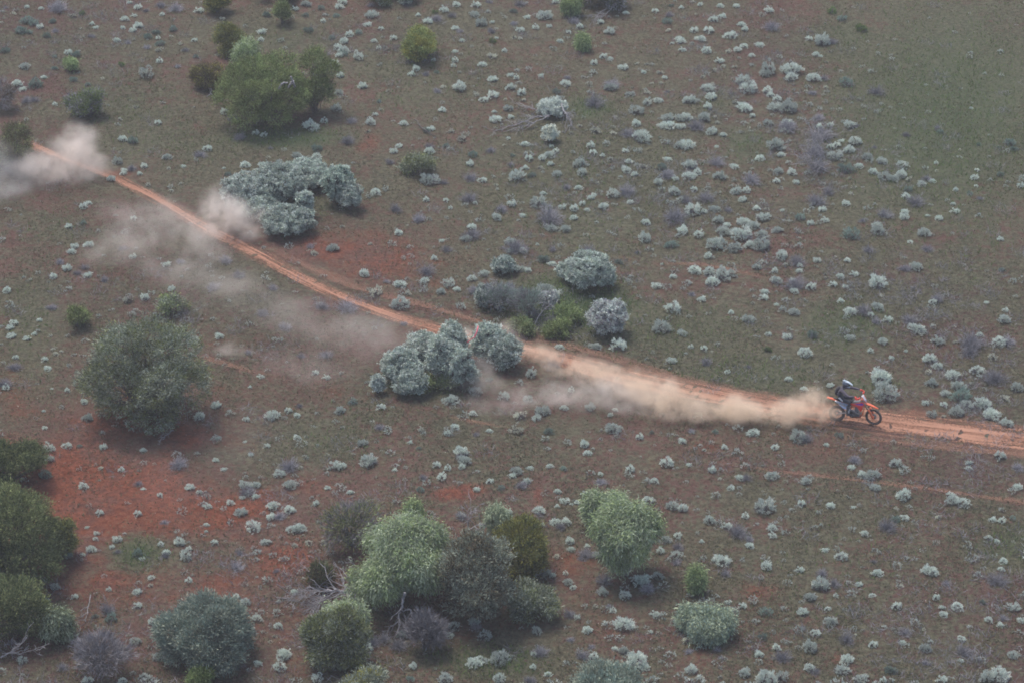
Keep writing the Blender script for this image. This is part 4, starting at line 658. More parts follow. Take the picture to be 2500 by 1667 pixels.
dead('dead_tangle', 'tangle of arching grey twigs among the saltbushes at upper right', 'dead branch', [([(1895,362,.1),(1880,335,.7),(1865,322,.9)], .02, .006, 22, 1.2, .9),([(1905,330,.1),(1885,308,.8),(1870,300,.9)], .02, .006, 22, 1.2, .9),([(1900,395,.1),(1880,378,.6),(1860,370,.7)], .02, .006, 24, 1.2, .9)], 75)

# ------------------------------------------------------------------ pink marker tape in the bushes beside the track
mb = MB(); rng = np.random.default_rng(5)
def ribbon(pts, wd=.06):
    W = np.array([(*P(x, y, z), z+float(hgt(*P(x, y, z)))) for x, y, z in pts]); n_ = len(W); t = unit(np.gradient(W, axis=0)); sd_ = unit(np.cross(t, [0.1, 1, .25]))*wd/2; th = unit(np.cross(t, sd_))*.002
    v = np.stack([W-sd_-th, W+sd_-th, W+sd_+th, W-sd_+th], 1).reshape(-1, 3); q = []
    for i in range(n_-1):
        for k in range(4): q.append((i*4+k, i*4+(k+1) % 4, (i+1)*4+(k+1) % 4, (i+1)*4+k))
    mb.add(v, q)
ribbon([(1167.5,796,2.25),(1166,803,2.2),(1164,811,2.1),(1161,818,2.0),(1158,824,1.9)]); ribbon([(1158,824,1.9),(1151,828,1.85),(1146,832,1.85),(1140.5,836,1.8)], .06)
tag(mb.build('marker_tape', pbr('pink_tape', (.85,.16,.2), .5, 0, .08)), 'pink marker tape strung between the two silver bushes beside the track', 'tape')
T('silver_bush','bush','cream-silver clump with white branches radiating from it at upper centre',(1236,226,1302,268),LM['silverbush'],'puff',nl=60,lr=.27,nleaf=8000,mat2=LM['silver'],frac2=.5,seed=601)
T('silver_bush','bush','smaller silver bush below the clump with white branches at upper centre',(1246,290,1278,325),LM['silver'],'puff',nl=34,lr=.3,nleaf=3500,mat2=LM['cream'],frac2=.3,seed=602)

# ------------------------------------------------------------------ motorbike (x forward, y left, z up; metres)
BX, BY = P((2036+2140)/2-2, 1033)
YAW = R(-13); LEANX = R(-8)
bike = bpy.data.objects.new('motorbike', None); COL.objects.link(bike)
bike.location = (BX, BY, float(hgt(BX, BY))+.03); bike.rotation_euler = (LEANX, 0, YAW)
tag(bike, 'orange off-road motorbike with knobbly tyres racing right along the dirt track', 'motorbike')
ORANGE = pbr('orange_plastic', (.70,.125,.04), .38, 0, .06, 8, .3); RED_ = pbr('red_orange_plastic', (.72,.055,.03), .38, 0, .08, 8, .3)
WHITE = pbr('white_plastic', (.75,.74,.76), .4, 0, .05); PALEB = pbr('pale_blue_plastic', (.42,.50,.68), .4, 0, .08); PURP = pbr('purple_graphic', (.22,.04,.34), .4, 0, .05)
BLK = pbr('black_rubber', (.022,.021,.02), .85, 0, .25, 30); TYRE = pbr('dusty_tyre', (.095,.078,.07), .9, 0, .4, 18); SEATM = pbr('black_seat', (.02,.02,.022), .7)
METAL = pbr('brushed_alloy', (.45,.45,.46), .35, 1., .15, 30); DMET = pbr('dark_engine_metal', (.16,.16,.17), .45, .8, .3, 30); STEEL = pbr('dull_steel', (.35,.33,.31), .4, .9, .2, 20)
CLEARG = pbr('smoky_tank_plastic', (.25,.25,.24), .4)
SHR = .17      # the chassis pitches back on its axles under power
def shear(v): v = np.array(v, float); v[..., 0] -= SHR*np.clip(v[..., 2]-.36, 0, 9); return v
def part(name, mb, mat, parent, smooth=True, bevel=0., label=None, sh=True):
    if sh: mb.v = [shear(v) for v in mb.v]
    o = mb.build(name, mat, parent, smooth)
    if bevel:
        m = o.modifiers.new('bevel', 'BEVEL'); m.width = bevel; m.segments = 2; m.limit_method = 'ANGLE'
    if label: o['label'] = label
    return o
def box(mb, c, h, rot=None, mi=0, taper=1.):
    s = np.array([[-1,-1,-1],[1,-1,-1],[1,1,-1],[-1,1,-1],[-1,-1,1],[1,-1,1],[1,1,1],[-1,1,1]], float); s[4:, :2] *= taper
    v = s*np.array(h)
    if rot is not None: v = v @ np.array(Euler(rot).to_matrix()).T
    mb.add(v+np.array(c), [(0,3,2,1),(4,5,6,7),(0,1,5,4),(1,2,6,5),(2,3,7,6),(3,0,4,7)], mi)
def slab(mb, pts, y0, y1, mi=0):
    "side-view outline (x, z) extruded between y0 and y1 (y may be per-point arrays)"
    n_ = len(pts); y0 = np.broadcast_to(y0, n_); y1 = np.broadcast_to(y1, n_)
    v = [(p[0], a, p[1]) for p, a in zip(pts, y0)]+[(p[0], a, p[1]) for p, a in zip(pts, y1)]
    mb.v.append(np.array(v, float)); 
    f = [tuple(range(n_)), tuple(range(2*n_-1, n_-1, -1))]
    for i in range(n_): j = (i+1) % n_; f.append((j, i, n_+i, n_+j))
    for q in f: mb.q.append(np.array([q])+mb.n); mb.m.append(np.array([mi]))
    mb.n += 2*n_
def loft(mb, secs, mi=0):
    "secs: list of rings (same point count), skinned with end caps"
    k = len(secs[0]); v = np.concatenate([np.asarray(s, float) for s in secs]); q = []
    for i in range(len(secs)-1):
        for j in range(k): l = (j+1) % k; q.append((i*k+j, i*k+l, (i+1)*k+l, (i+1)*k+j))
    mb.v.append(v); mb.q.append(np.array(q)+mb.n); mb.m.append(np.full(len(q), mi))
    for cap in (list(range(k))[::-1], [(len(secs)-1)*k+j for j in range(k)]): mb.q.append(np.array([cap])+mb.n); mb.m.append(np.array([mi]))
    mb.n += len(v)
def ring(c, ax, ay, n=14, nrm='x', sq=1.):
    a = np.arange(n)/n*2*pi; u_ = np.sign(np.cos(a))*abs(np.cos(a))**sq*ax; v_ = np.sign(np.sin(a))*abs(np.sin(a))**sq*ay
    z = np.zeros(n); c = np.array(c)
    return c+(np.stack([z, u_, v_], 1) if nrm == 'x' else np.stack([u_, v_, z], 1) if nrm == 'z' else np.stack([u_, z, v_], 1))
# steering transform: bars turned to the rider's right
HEAD = np.array([.40, 0, 1.02]); AX = unit(np.array([-.446, 0, .895])); ST = Matrix.Rotation(R(-15), 3, Vector(AX))
def steer(mb):
    M = np.array(ST); mb.v = [(v-HEAD) @ M.T+HEAD for v in mb.v]; return mb
def wheel(c, r, wd, st, nm='wheel'):
    f = steer if st else (lambda m: m)
    a = np.linspace(0, 2*pi, 49)[:-1]; c = np.array(c)
    circ = lambda rr, y=0: c+np.stack([np.cos(a)*rr, np.full_like(a, y), np.sin(a)*rr], 1)
    mb = MB(); tube(mb, circ(r-wd*.5), wd*.46, 10, closed=True)
    for i in range(44):      # knobs
        th = i/44*2*pi
        for yo in (-.3, 0, .3) if i % 2 else (-.42, .42):
            p = c+np.array([cos(th)*(r-.012), yo*wd, sin(th)*(r-.012)]) if abs(yo) < .4 else c+np.array([cos(th)*(r-.03), yo*wd, sin(th)*(r-.03)])
            box(mb, p, (.011, .010, .014), (0, -th, 0))
    wh = part(nm, f(mb), TYRE, bike, sh=False)
    mb = MB(); tube(mb, circ(r-wd-.006), .014, 8, closed=True); part('rim', f(mb), BLK, wh, sh=False)
    mb = MB()
    for i in range(32):
        th = i/32*2*pi; s_ = 1 if i % 2 else -1; t2 = th+.5*(1 if i % 4 < 2 else -1)
        tube(mb, [c+np.array([cos(t2)*.03, s_*.03, sin(t2)*.03]), c+np.array([cos(th)*(r-wd-.01), 0, sin(th)*(r-wd-.01)])], .0022, 3)
    part('spokes', f(mb), METAL, wh, sh=False)
    mb = MB(); tube(mb, [c+np.array([0, -.07, 0]), c+np.array([0, -.03, 0]), c+np.array([0, .03, 0]), c+np.array([0, .07, 0])], [.018, .034, .034, .018], 12); part('hub', f(mb), ORANGE, wh, sh=False)
    mb = MB(); loft(mb, [ring(c+np.array([0, .055, 0]), .12, .12, 24, 'y'), ring(c+np.array([0, .059, 0]), .12, .12, 24, 'y')]); part('brake_disc', f(mb), STEEL, wh, sh=False)
    return wh
FA = (.752, 0, .355); RA = (-.74, 0, .335)
wheel(FA, .358, .085, True, 'front_wheel'); wheel(RA, .345, .115, False, 'rear_wheel')
for s in (-1, 1):
    y = s*.10; bot = np.array([FA[0]-.02, y, FA[2]]); top = np.array([.385, y, 1.11]); d = top-bot
    mb = MB(); tube(mb, [bot, bot+d*.45], [.024, .024], 10); tube(mb, [bot+d*.42, bot+d*.44, top], [.02, .031, .031], 10); fl = part('fork_leg', steer(mb), METAL, bike)
    mb = MB(); off = np.array([.03, 0, .01]); loft(mb, [ring(bot+d*t+off*k, .048, .045, 10, 'z') for t, k in ((-.05, .4), (.1, .8), (.3, 1.), (.44, 1.))]); part('fork_guard', steer(mb), ORANGE, fl)
mb = MB()   # triple clamps
for t in (.80, .97):
    p = np.array([FA[0]-.02, 0, FA[2]])*(1-t)+np.array([.385, 0, 1.11])*t; box(mb, p-np.array([.02, 0, 0]), (.045, .135, .02), (0, R(-26), 0))
part('triple_clamp', steer(mb), ORANGE, bike, False, .006)
# front fender: long pointed blade
mb = MB(); secs = []
for x, z, wy, th in ((.30,.945,.055,.012),(.42,.955,.075,.014),(.55,.945,.085,.014),(.70,.915,.082,.013),(.85,.865,.068,.012),(.97,.815,.04,.010),(1.02,.795,.018,.006)):
    a = np.linspace(-1, 1, 7); top = [(x, u*wy, z-.035*u*u*(wy/.08)) for u in a]; bot = [(x, u*wy*.92, z-th-.035*u*u*(wy/.08)) for u in a[::-1]]; secs.append(top+bot)
loft(mb, secs); part('front_fender', steer(mb), ORANGE, bike)
mb = MB()   # headlight mask / number plate
secs = [[(.475+.02*k, u*w_, z) for u, k in ((-1, -1), (-.5, .3), (0, .8), (.5, .3), (1, -1))]+[(.455+.02*k, u*w_, z) for u, k in ((1, -1), (.5, .3), (0, .8), (-.5, .3), (-1, -1))] for z, w_ in ((.985,.06),(1.05,.095),(1.14,.115),(1.22,.10),(1.26,.06))]
secs = [[(x-(z-1.1)*.42, y, z) for x, y, z in s] for s in secs]; loft(mb, secs)
npl = part('number_plate', steer(mb), WHITE, bike, label='white headlight mask with orange edges')
mb = MB(); secs2 = [[(.485-(z-1.1)*.42-.012, u*w_, z) for u in (-1.12, -.86)]+[(.462-(z-1.1)*.42-.012, u*w_, z) for u in (-.86, -1.12)] for z, w_ in ((.985,.06),(1.05,.095),(1.14,.115),(1.22,.10))]
loft(mb, secs2); loft(mb, [[(x, -y, z) for x, y, z in reversed(s)] for s in secs2]); part('plate_edge', steer(mb), ORANGE, npl)
mb = MB(); loft(mb, [ring((.515, 0, 1.07), .04, .035, 12, 'x'), ring((.53, 0, 1.07), .03, .026, 12, 'x')]); part('headlight', steer(mb), PALEB, npl)
# handlebar
mb = MB(); tube(mb, [(.20,-.41,1.245),(.26,-.27,1.265),(.34,-.13,1.20),(.355,0,1.195),(.34,.13,1.20),(.26,.27,1.265),(.20,.41,1.245)], .012, 8); tube(mb, [(.29,-.2,1.245),(.29,.2,1.245)], .010, 8)
hb = part('handlebar', steer(mb), BLK, bike)
for s in (-1, 1):
    mb = MB(); tube(mb, [(.20, s*.415, 1.245), (.245, s*.30, 1.26)], .018, 10); part('grip', steer(mb), BLK, hb)
    mb = MB(); secs = []
    for x, y, z, h in ((.21,.425,1.23,.02),(.28,.41,1.23,.045),(.345,.35,1.235,.055),(.365,.26,1.24,.05),(.34,.18,1.235,.025)):
        n2 = np.array([.012, 0, 0]); secs.append([(x-.008, s*y, z-h), (x+.014, s*y, z-h*.6), (x+.018, s*y, z+h*.6), (x-.008, s*y, z+h)])
    loft(mb, secs if s < 0 else [list(reversed(q)) for q in secs]); part('hand_guard', steer(mb), RED_, hb)
    mb = MB(); tube(mb, [(.25, s*.25, 1.25), (.33, s*.30, 1.235), (.32, s*.42, 1.225)], .006, 6); part('lever', steer(mb), METAL, hb)
# frame, swingarm, engine
mb = MB(); r = .02
for s in (-1, 1):
    tube(mb, [(.40, s*.03, 1.0), (.20, s*.10, .86), (-.05, s*.13, .74), (-.22, s*.12, .58), (-.24, s*.11, .40), (-.12, s*.10, .31)], r, 8)
    tube(mb, [(.42, s*.02, .90), (.40, s*.05, .70), (.32, s*.09, .42), (.18, s*.10, .31), (-.12, s*.10, .31)], .017, 8)
    tube(mb, [(-.02, s*.10, .80), (-.30, s*.09, .86), (-.62, s*.07, .92)], .013, 8); tube(mb, [(-.22, s*.10, .60), (-.60, s*.07, .88)], .012, 8)
tube(mb, [(.37, 0, 1.12), (.44, 0, .92)], .035, 10); part('frame', mb, ORANGE, bike)
mb = MB()
for s in (-1, 1): tube(mb, [(-.20, s*.10, .44), (-.45, s*.085, .41), (-.76, s*.085, RA[2])], [.032, .026, .018], 8)
tube(mb, [(-.20, -.11, .44), (-.20, .11, .44)], .03, 8); tube(mb, [(-.34, -.09, .43), (-.34, .09, .43)], .022, 8); sw = part('swingarm', mb, METAL, bike)
mb = MB(); c = np.array(RA); loft(mb, [ring(c+np.array([0, .075, 0]), .105, .105, 26, 'y'), ring(c+np.array([0, .080, 0]), .105, .105, 26, 'y')])
tube(mb, [(-.74, .078, .445), (-.14, .078, .47)], .007, 4); tube(mb, [(-.74, .078, .23), (-.14, .078, .40)], .007, 4); part('chain', mb, STEEL, sw)
mb = MB(); tube(mb, [(-.24, 0, .46), (-.20, 0, .80)], [.03, .03], 8)
a = np.linspace(0, 7*2*pi, 90); tube(mb, np.stack([-.24+.04*a/a[-1]+np.cos(a)*.045, np.sin(a)*.045, .50+.24*a/a[-1]], 1), .007, 5); part('shock_absorber', mb, WHITE, bike)
mb = MB(); box(mb, (-.02, 0, .42), (.19, .125, .11), (0, R(-6), 0)); box(mb, (.10, 0, .60), (.075, .085, .13), (0, R(12), 0)); box(mb, (.13, 0, .745), (.085, .08, .035), (0, R(12), 0))
loft(mb, [ring((-.02, -.155, .42), .105, .095, 20, 'y'), ring((-.02, -.12, .42), .11, .1, 20, 'y')]); loft(mb, [ring((-.02, .12, .42), .11, .1, 20, 'y'), ring((-.02, .15, .42), .095, .085, 20, 'y')])
eng = part('engine', mb, DMET, bike, False, .012)
mb = MB()
for i in range(6): box(mb, (.095+i*.004, 0, .52+i*.033), (.09, .10, .006), (0, R(12), 0))
part('cooling_fins', mb, METAL, eng, False)
mb = MB(); box(mb, (.05, 0, .29), (.2, .12, .012), (0, R(-8), 0)); box(mb, (.24, 0, .345), (.06, .11, .012), (0, R(-50), 0)); part('skid_plate', mb, BLK, bike, False, .005)
mb = MB(); tube(mb, [(.16, -.03, .66), (.26, -.07, .60), (.27, -.11, .50), (.16, -.16, .47), (0, -.165, .55), (-.16, -.16, .66), (-.34, -.15, .74)], [.024, .026, .03, .028, .025, .025, .03], 10); part('exhaust_pipe', mb, STEEL, bike)
mb = MB(); ps = [(-.32, -.15, .735), (-.38, -.155, .765), (-.60, -.165, .86), (-.72, -.168, .905), (-.75, -.168, .918)]; tube(mb, ps, [.03, .055, .058, .055, .035], 14); part('silencer', mb, METAL, bike)
# bodywork
mb = MB(); secs = [ring(p, wy, hz, 14, 'x', .85) for p, wy, hz in (((-.10,0,.90),.075,.035),((.02,0,.925),.11,.07),((.14,0,.945),.13,.095),((.26,0,.955),.115,.085),((.34,0,.955),.06,.05))]; loft(mb, secs); tk = part('fuel_tank', mb, CLEARG, bike)
mb = MB(); loft(mb, [ring((.12, 0, 1.03), .035, .035, 12, 'z'), ring((.12, 0, 1.065), .03, .03, 12, 'z')]); part('tank_cap', mb, ORANGE, tk)
mb = MB(); secs = []
for x, z, wy in ((-.82,.985,.05),(-.65,.985,.085),(-.45,.965,.105),(-.25,.95,.10),(-.08,.965,.085),(.06,1.0,.07),(.14,1.03,.05)):
    secs.append([(x, -wy, z-.075), (x, -wy*1.02, z-.02), (x, -wy*.6, z+.005), (x, 0, z+.012), (x, wy*.6, z+.005), (x, wy*1.02, z-.02), (x, wy, z-.075), (x, 0, z-.08)])
loft(mb, secs); part('seat', mb, SEATM, bike)
for s in (-1, 1):
    mb = MB(); pts = [(-.24,.875),(-.02,.88),(.16,.93),(.34,.985),(.43,.955),(.44,.88),(.38,.80),(.33,.66),(.27,.58),(.20,.66),(.13,.76),(-.05,.80)]
    yb = np.array([.10,.115,.135,.14,.13,.135,.15,.16,.155,.15,.14,.12]); slab(mb, pts, s*yb, s*(yb+.014)); sh = part('radiator_shroud', mb, RED_, bike, False, .004, 'red-orange radiator shroud with purple stripe')
    mb = MB(); pts = [(.05,.875),(.20,.92),(.36,.955),(.415,.915),(.36,.855),(.20,.855)]; yb = np.array([.128,.142,.15,.15,.158,.155]); slab(mb, pts, s*(yb), s*(yb+.006)); part('graphic_stripe', mb, PURP, sh, False)
    mb = MB(); pts = [(-.14,.80),(-.34,.86),(-.62,.93),(-.74,.955),(-.70,.88),(-.56,.78),(-.42,.66),(-.30,.62),(-.20,.68)]; yb = np.array([.11,.12,.11,.09,.10,.13,.15,.15,.13]); 
    yb = yb+(.08 if s < 0 else 0)*np.array([0,.6,.9,.6,1,1,.9,.6,.2]); slab(mb, pts, s*yb, s*(yb+.012)); part('side_panel', mb, PALEB, bike, False, .004, 'pale blue-white side panel')
    mb = MB(); tube(mb, [(-.10, s*.13, .345), (-.12, s*.23, .345)], .018, 8); part('foot_peg', mb, STEEL, bike)
    mb = MB(); box(mb, (.26, s*.10, .74), (.05, .035, .12), (0, R(-14), 0)); part('radiator', mb, DMET, bike, False, .004)
mb = MB(); secs = []
for x, z, wy, th in ((-.62,.945,.10,.03),(-.76,.965,.10,.03),(-.90,.985,.085,.022),(-1.03,1.0,.065,.014),(-1.09,1.005,.03,.008)):
    a = np.linspace(-1, 1, 7); secs.append([(x, u*wy, z-.03*u*u) for u in a]+[(x, u*wy*.9, z-th-.03*u*u) for u in a[::-1]])
loft(mb, secs); part('rear_fender', mb, ORANGE, bike)
mb = MB(); slab(mb, [(-.20,.30),(-.08,.30),(-.05,.46),(-.11,.55),(-.2,.48)], -.155, -.145); part('frame_guard', mb, BLK, bike, False)

# ------------------------------------------------------------------ rider
man = bpy.data.objects.new('person', None); COL.objects.link(man); man.location = bike.location; man.rotation_euler = bike.rotation_euler
tag(man, 'person in dark clothes and grey helmet crouched on the orange motorbike', 'person')
def skin(name, joints, bones, mat, parent, root, lv=2):
    me = bpy.data.meshes.new(name); keys = list(joints); ix = {k: i for i, k in enumerate(keys)}
    me.from_pydata([tuple(shear(joints[k][0])) for k in keys], [(ix[a], ix[b]) for a, b in bones], []); o = bpy.data.objects.new(name, me); COL.objects.link(o); o.parent = parent
    m = o.modifiers.new('skin', 'SKIN'); m.use_smooth_shade = True
    for k in keys:
        sv = me.skin_vertices[0].data[ix[k]]; r = joints[k][1]; sv.radius = r if isinstance(r, tuple) else (r, r); sv.use_root = (k == root)
    s = o.modifiers.new('sub', 'SUBSURF'); s.levels = s.render_levels = lv
    me.materials.append(mat); return o
def st(p): return tuple((np.array(p)-HEAD) @ np.array(ST).T+HEAD)
GR, GL = st((.222, -.355, 1.255)), st((.222, .355, 1.255))
CLOTH = pbr('dark_riding_trousers', (.034,.037,.050), .85, 0, .3, 25); JACK = pbr('charcoal_plum_jersey', (.085,.072,.095), .9, 0, .35, 18)
HELM = pbr('slate_helmet', (.075,.095,.13), .3, 0, .3, 9, .6); HELM2 = pbr('pale_blue_helmet_panel', (.30,.38,.45), .3, 0, .2, 9, .6); VIS = pbr('pale_peak', (.46,.54,.60), .3, 0, .05, 9, .6); SKIN = pbr('skin', (.42,.22,.15), .6)
GLOVE = pbr('orange_red_glove', (.62,.07,.045), .8, 0, .15); BOOT = pbr('grey_black_boot', (.05,.05,.055), .6, 0, .3); BOOTW = pbr('pale_boot_panel', (.55,.56,.58), .5)
def elbow(s): return (-.16, s*.40, 1.26) if s < 0 else (-.04, s*.40, 1.36)
J = dict(pelvis=((-.55,0,1.04),(.15,.13)), spine=((-.57,0,1.20),(.15,.115)), chest=((-.49,0,1.37),(.165,.125)), neck0=((-.38,0,1.49),.075), neck=((-.32,0,1.555),.058), head=((-.26,0,1.64),.088), crown=((-.25,0,1.70),.08))
B = [('pelvis','spine'),('spine','chest'),('chest','neck0'),('neck0','neck'),('neck','head'),('head','crown')]
for s, n_ in ((-1, 'r'), (1, 'l')):
    g = GR if s < 0 else GL; e = elbow(s)
    kn = (-.12, -.255, .955) if s < 0 else (-.08, .24, .96); an = (-.27, s*.20, .50) if s < 0 else (-.24, .20, .50)
    J.update({n_+'sh': ((-.42, s*.18, 1.42), .068), n_+'el': (e, .046), n_+'wr': ((g[0]-.065, g[1]+s*-.0, g[2]+.035), .030), n_+'hand': ((g[0]-.02, g[1], g[2]+.024), .026),
      n_+'hip': ((-.50, s*.10, 1.0), .098), n_+'th': ((-.32, s*.19, .985), .088), n_+'kn': (kn, .062), n_+'ca': (((kn[0]+an[0])/2-.02, (kn[1]+an[1])/2, (kn[2]+an[2])/2+.03), .058), n_+'an': (an, .042), n_+'ft': ((an[0]+.06, s*.205, .41), .038), n_+'toe': ((an[0]+.22, s*.21, .395), .03)})
    B += [('chest', n_+'sh'), (n_+'sh', n_+'el'), (n_+'el', n_+'wr'), (n_+'wr', n_+'hand'), ('pelvis', n_+'hip'), (n_+'hip', n_+'th'), (n_+'th', n_+'kn'), (n_+'kn', n_+'ca'), (n_+'ca', n_+'an'), (n_+'an', n_+'ft'), (n_+'ft', n_+'toe')]
body = skin('body', J, B, CLOTH, man, 'pelvis')
sc = lambda r, k, a=.008: tuple(x*k+a for x in r) if isinstance(r, tuple) else r*k+a
JJ = {k: (J[k][0], sc(J[k][1], 1.10)) for k in ('spine','chest','neck0','rsh','rel','lsh','lel')}
JJ['waist'] = ((-.56, 0, 1.10), (.168, .145)); JJ['rwr'] = (J['rwr'][0], .040); JJ['lwr'] = (J['lwr'][0], .040)
skin('jersey', JJ, [('waist','spine'),('spine','chest'),('chest','neck0'),('chest','rsh'),('rsh','rel'),('rel','rwr'),('chest','lsh'),('lsh','lel'),('lel','lwr')], JACK, man, 'chest')
mb = MB(); loft(mb, [ring((-.66, 0, z), wx, wy, 14, 'z', .8)+np.array([dx, 0, 0]) for z, wx, wy, dx in ((1.14,.05,.09,.0),(1.20,.085,.13,-.01),(1.34,.095,.14,.03),(1.44,.085,.125,.08),(1.50,.05,.08,.12))]); part('backpack', mb, pbr('black_pack', (.022,.020,.026), .85), man)
mb = MB(); slab(mb, [(-.60,1.10),(-.52,1.13),(-.42,1.02),(-.36,.95),(-.42,.94),(-.52,1.02)], -.232, -.226); part('trouser_panel', mb, BOOTW, body, False, label='pale grey panel on the hip of the trousers')
# helmet: shell, chin bar, peak, goggles
H = np.array([-.245, 0, 1.66]); tilt = Matrix.Rotation(R(18), 3, 'Y')
def hm(mb): mb.v = [v @ np.array(tilt).T+H for v in mb.v]; return mb
mb = MB(); secs = []
for t in np.linspace(-.95, 1, 13):
    z = t*.135; r = math.sqrt(max(1-t*t, .02)); secs.append(ring((-.005, 0, z), .155*r, .128*r, 24, 'z'))
secs = [s for s in secs]; loft(mb, secs); hel = part('helmet', hm(mb), HELM, man, label='slate grey off-road helmet')
mb = MB(); secs = []
for x, wy, z in ((.03,.095,-.075),(.10,.085,-.085),(.155,.06,-.09),(.185,.03,-.085)): secs.append(ring((x, 0, z), wy, .036, 12, 'x'))
loft(mb, secs); part('chin_bar', hm(mb), HELM2, hel)
mb = MB(); secs = []
for x, wy, z in ((-.04,.075,.135),(.06,.095,.135),(.15,.095,.115),(.24,.075,.085),(.27,.05,.07)): secs.append([(x, u*wy, z-.02*u*u) for u in np.linspace(-1, 1, 7)]+[(x, u*wy, z-.012-.02*u*u) for u in np.linspace(1, -1, 7)])
loft(mb, secs); part('helmet_peak', hm(mb), VIS, hel)
mb = MB(); loft(mb, [ring((.10, 0, .005), .10, .05, 14, 'x', .7), ring((.145, 0, .0), .085, .042, 14, 'x', .7), ring((.158, 0, 0), .06, .03, 14, 'x', .7)]); part('goggles', hm(mb), pbr('smoked_lens', (.03,.035,.04), .12, 0, .1, 5, 1.), hel)
mb = MB(); secs = [ring((-.05, 0, z), a*.15, a*.12, 18, 'z') for z, a in ((.09,.76),(.115,.56),(.132,.34))]
loft(mb, [s*np.array([1,1,1])+np.array([0,0,.007]) for s in secs]); part('helmet_panel', hm(mb), HELM2, hel)
# gloved hands closed round the grips: palm, four fingers and thumb
for s, g in ((-1, GR), (1, GL)):
    g = np.array(g); bar = unit(np.array(st((.20, s*.415, 1.245)))-np.array(st((.245, s*.30, 1.26))))*1.0
    fwd_ = unit(np.cross(bar, [0, 0, 1])*(-s)*-1); fwd_ = fwd_ if fwd_[0] > 0 else -fwd_; up_ = np.array([0, 0, 1.])
    mb = MB(); 
    secs = []
    for t, w1, h1 in ((-.062,.034,.020),(-.03,.043,.021),(.0,.044,.019),(.02,.040,.014)):
        c = g+fwd_*t+up_*(.036-abs(t)*.1); a_ = np.arange(10)/10*2*pi; secs.append(c+np.cos(a_)[:, None]*bar*w1+np.sin(a_)[:, None]*up_*h1)
    loft(mb, secs); gl = part('glove', mb, GLOVE, man)
    for k, (off, ln) in enumerate(((-.033, .9), (-.011, 1.0), (.011, .96), (.033, .8))):
        c = g-bar*s*0+bar*off; pts = [c+fwd_*(.012)+up_*.040, c+fwd_*.036*ln+up_*.026, c+fwd_*.043*ln+up_*.0, c+fwd_*.030*ln-up_*.024, c+fwd_*.004-up_*.032]
        m2 = MB(); tube(m2, pts, [.0105, .0105, .0098, .0092, .0075], 8); part('finger', m2, GLOVE, gl)
    m2 = MB(); c = g-bar*.046; tube(m2, [c-fwd_*.035+up_*.03, c-fwd_*.03+up_*.008, c-fwd_*.020-up_*.012, c-fwd_*.002-up_*.026], [.013, .0125, .0115, .009], 8); part('thumb', m2, GLOVE, gl)
for s in (-1, 1):
    n_ = 'r' if s < 0 else 'l'; an = np.array(J[n_+'an'][0]); ca = np.array(J[n_+'ca'][0]); ft = np.array([an[0]+.02, an[1], .405])
    mb = MB(); loft(mb, [ring(p, rx, ry, 14, 'z') for p, rx, ry in ((ft+[-.03, 0, -.03], .055, .045), (ft+[-.02, 0, .03], .062, .048), (an+[0, 0, .04], .058, .052), (an*.5+ca*.5, .066, .06), (ca+[0, 0, .03], .074, .068))]); bt = part('boot', mb, BOOT, man)
    mb = MB(); loft(mb, [ring((ft[0]+x, ft[1], ft[2]+dz), wy, hz, 12, 'x', .75) for x, wy, hz, dz in ((-.085,.036,.03,-.005),(0,.045,.045,.0),(.10,.048,.035,-.01),(.19,.042,.025,-.018),(.225,.02,.014,-.022))]); part('boot_foot', mb, BOOT, bt)
    mb = MB(); q = an+np.array([.05, 0, .03]); slab(mb, [(q[0]-.02, q[2]-.03), (q[0]+.035, q[2]-.03), (q[0]+.055, q[2]+.16), (q[0]+.0, q[2]+.17)], q[1]+s*.045, q[1]+s*.060); part('boot_plate', mb, BOOTW, bt, False, .004)

